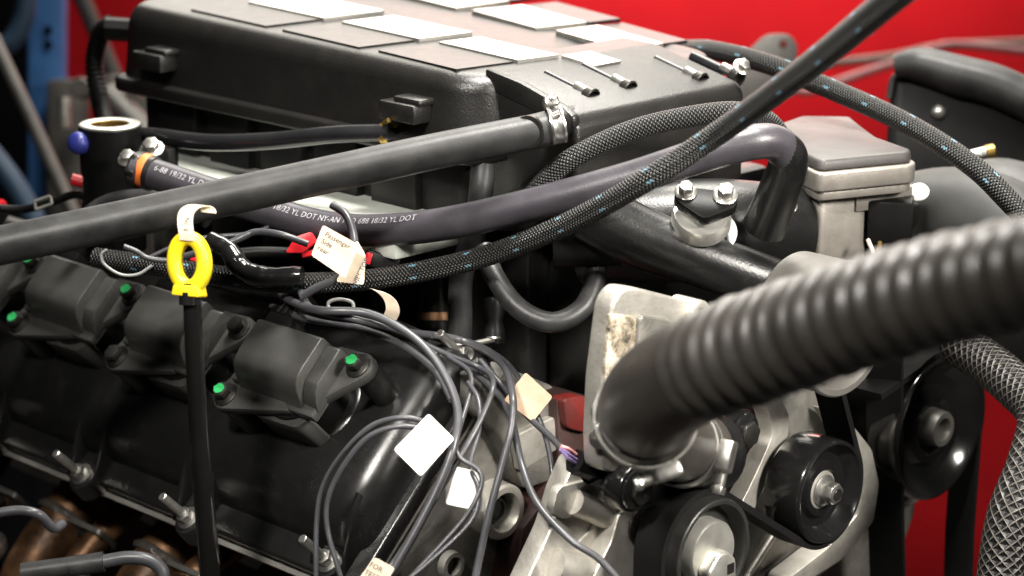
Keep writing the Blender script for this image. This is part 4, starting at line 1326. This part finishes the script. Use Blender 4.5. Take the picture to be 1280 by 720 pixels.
paper('blank white square tag on the valve cover front', [(492, 562, 0), (536, 517, 0), (568, 548, .004), (526, 596, .002)], 1.335)
paper('small blank white tag over the cylinder head face', [(557, 580, .004), (600, 590, 0), (606, 640, 0), (557, 630, .004)], 1.345)
paper('tan blank tag lying at the top of head end', [(657, 465, .01), (691, 496, .004), (666, 528, 0), (630, 500, .004)], 1.375, 'tan')
paper('printed cream tag cut off by the bottom edge near centre', [(468, 696, 0), (494, 710, 0), (470, 750, 0), (440, 735, 0)], 1.325, 'cream', lines=(('FOR', .0042, (-.006, .0045)), ('TEST', .0042, (-.0065, -.0005))))
paper('handwritten cream tag hanging over the woven hose', [(404, 281, 0), (449, 306, -.004), (431, 348, -.006), (389, 319, 0)], 1.385, 'cream', lines=(('Passenger', .0042, (-.0095, .0048)), ('Side', .0042, (-.0095, .0002)), ('rear', .0042, (-.0095, -.0042))))
paper('cream tag behind the handwritten one with sideways printing', [(420, 352, .004), (446, 300, .004), (457, 318, .002), (455, 356, 0)], 1.392, 'cream', lines=(('INJECTOR', .0042, (-.012, -.006)),))
stp = [at(468, 362, 1.41), at(478, 366, 1.41), at(488, 376, 1.412), at(491, 388, 1.415), at(487, 398, 1.42)]
tag(MB().ribbon(spline(stp, 6), (RT * .9 - UP * .25).normalized(), .0042, .0002).build('paper_tag', 'cream'), 'curled pale tag hanging below the woven hose', 'tag', TG)
#wire('short white string tying the square tag to the lead', [(500, 606, 1.338), (514, 588, 1.338), (530, 560, 1.336)], .0006, 'wirelight', EG)

# ================================================================== EXHAUST HEADER
eh = thing('exhaust_header', 'brown heat stained exhaust header pipes at lower left', 'exhaust header', bk(-.2, .19, -.16))
for k, xx in enumerate((-.21, -.10, .01)):
    a = bk(xx, .080, -.14)
    b_ = bk(xx, .165, -.135)
    p3_ = bk(xx - .01, .20, -.165)
    p4_ = bk(xx - .05, .205, -.215)
    p5_ = bk(xx - .12, .20, -.25)
    MB().tube([a, b_, p3_, p4_, p5_], [.019, .020, .0195, .0195, .0195], 26, 8).build('pipe', 'rust', eh)
    MB().lathe(bk(xx, .122, -.136), bk(0, .165, -.135) - bk(0, .118, -.137), [(0, .021), (.003, .0235), (.006, .0215)], 26).build('weld', 'weld', eh)
    MB().prism(hull2(circ(-.028, 0, .012) + circ(.028, 0, .012) + circ(0, 0, .024)), frame(bk(xx, .085, -.14), AX, -BN, BS), -.002, .005, .001).build('flange', 'rust', eh)
    bolt(eh, bk(xx - .028, .090, -.14), BS, .006, 'rust', 'rust')
MB().tube([bk(-.36, .235, -.24), bk(-.22, .235, -.245), bk(-.08, .23, -.255), bk(.05, .22, -.27)], .026, 28, 8).build('collector', 'rust', eh)
for k, (q0_, q1_, r_) in enumerate((((-.30, .10, -.12), (-.24, .20, -.15), .012), ((-.15, .095, -.13), (-.15, .20, -.12), .010), ((-.04, .095, -.13), (-.06, .19, -.13), .010))):
    MB().tube([bk(*q0_), bk((q0_[0] + q1_[0]) / 2, (q0_[1] + q1_[1]) / 2, q0_[2] + .012), bk(*q1_)], r_, 18, 5).build('support_tube', 'rust', eh)
for k, xx in enumerate((-.255, -.155, -.045)):
    MB().prism(round_poly([(-.02, -.012), (.02, -.012), (.012, .016), (-.008, .02)], .005), frame(bk(xx, .13, -.118), AX, -BN, BS), -.002, .002, .0008).build('tab', 'greymetal', eh)
    bolt(eh, bk(xx, .134, -.116), BS + BN, .0055, 'darksteel', 'rust')
    MB().lathe(bk(xx + .02, .168, -.118), BN, [(0, 0), (0, .011), (.004, .012), (.009, .0105), (.009, .007), (.004, .006), (.004, 0)], 22).build('sensor_bung', 'weld', eh)
OG = 'grey sleeved sensor leads by the exhaust'
t = thing('sensor_lead', 'grey sleeved sensor lead with shrink tube over header', 'wire', at(120, 705, 1.40), OG)
MB().tube([at(28, 716, 1.40), at(85, 708, 1.40), at(130, 702, 1.40)], [.006, .0056, .0056], 16, 5).build('sleeve', 'rubber', t)
MB().tube([at(88, 708, 1.40), at(130, 702, 1.40)], .0060, 16, 3).build('shrink_tube', 'rubber', t)
MB().tube([at(128, 702, 1.40), at(160, 697, 1.40), at(185, 700, 1.40), at(203, 714, 1.40), at(205, 740, 1.40)], .0040, 14, 7).build('lead', 'wire', t)
t = thing('sensor_lead', 'thin grey sleeved lead entering from the lower left edge', 'wire', at(30, 645, 1.45), OG)
MB().tube([at(-20, 645, 1.45), at(20, 638, 1.45), at(48, 643, 1.45), at(66, 660, 1.46), at(78, 655, 1.47)], .0030, 12, 7).build('lead', 'wire', t)
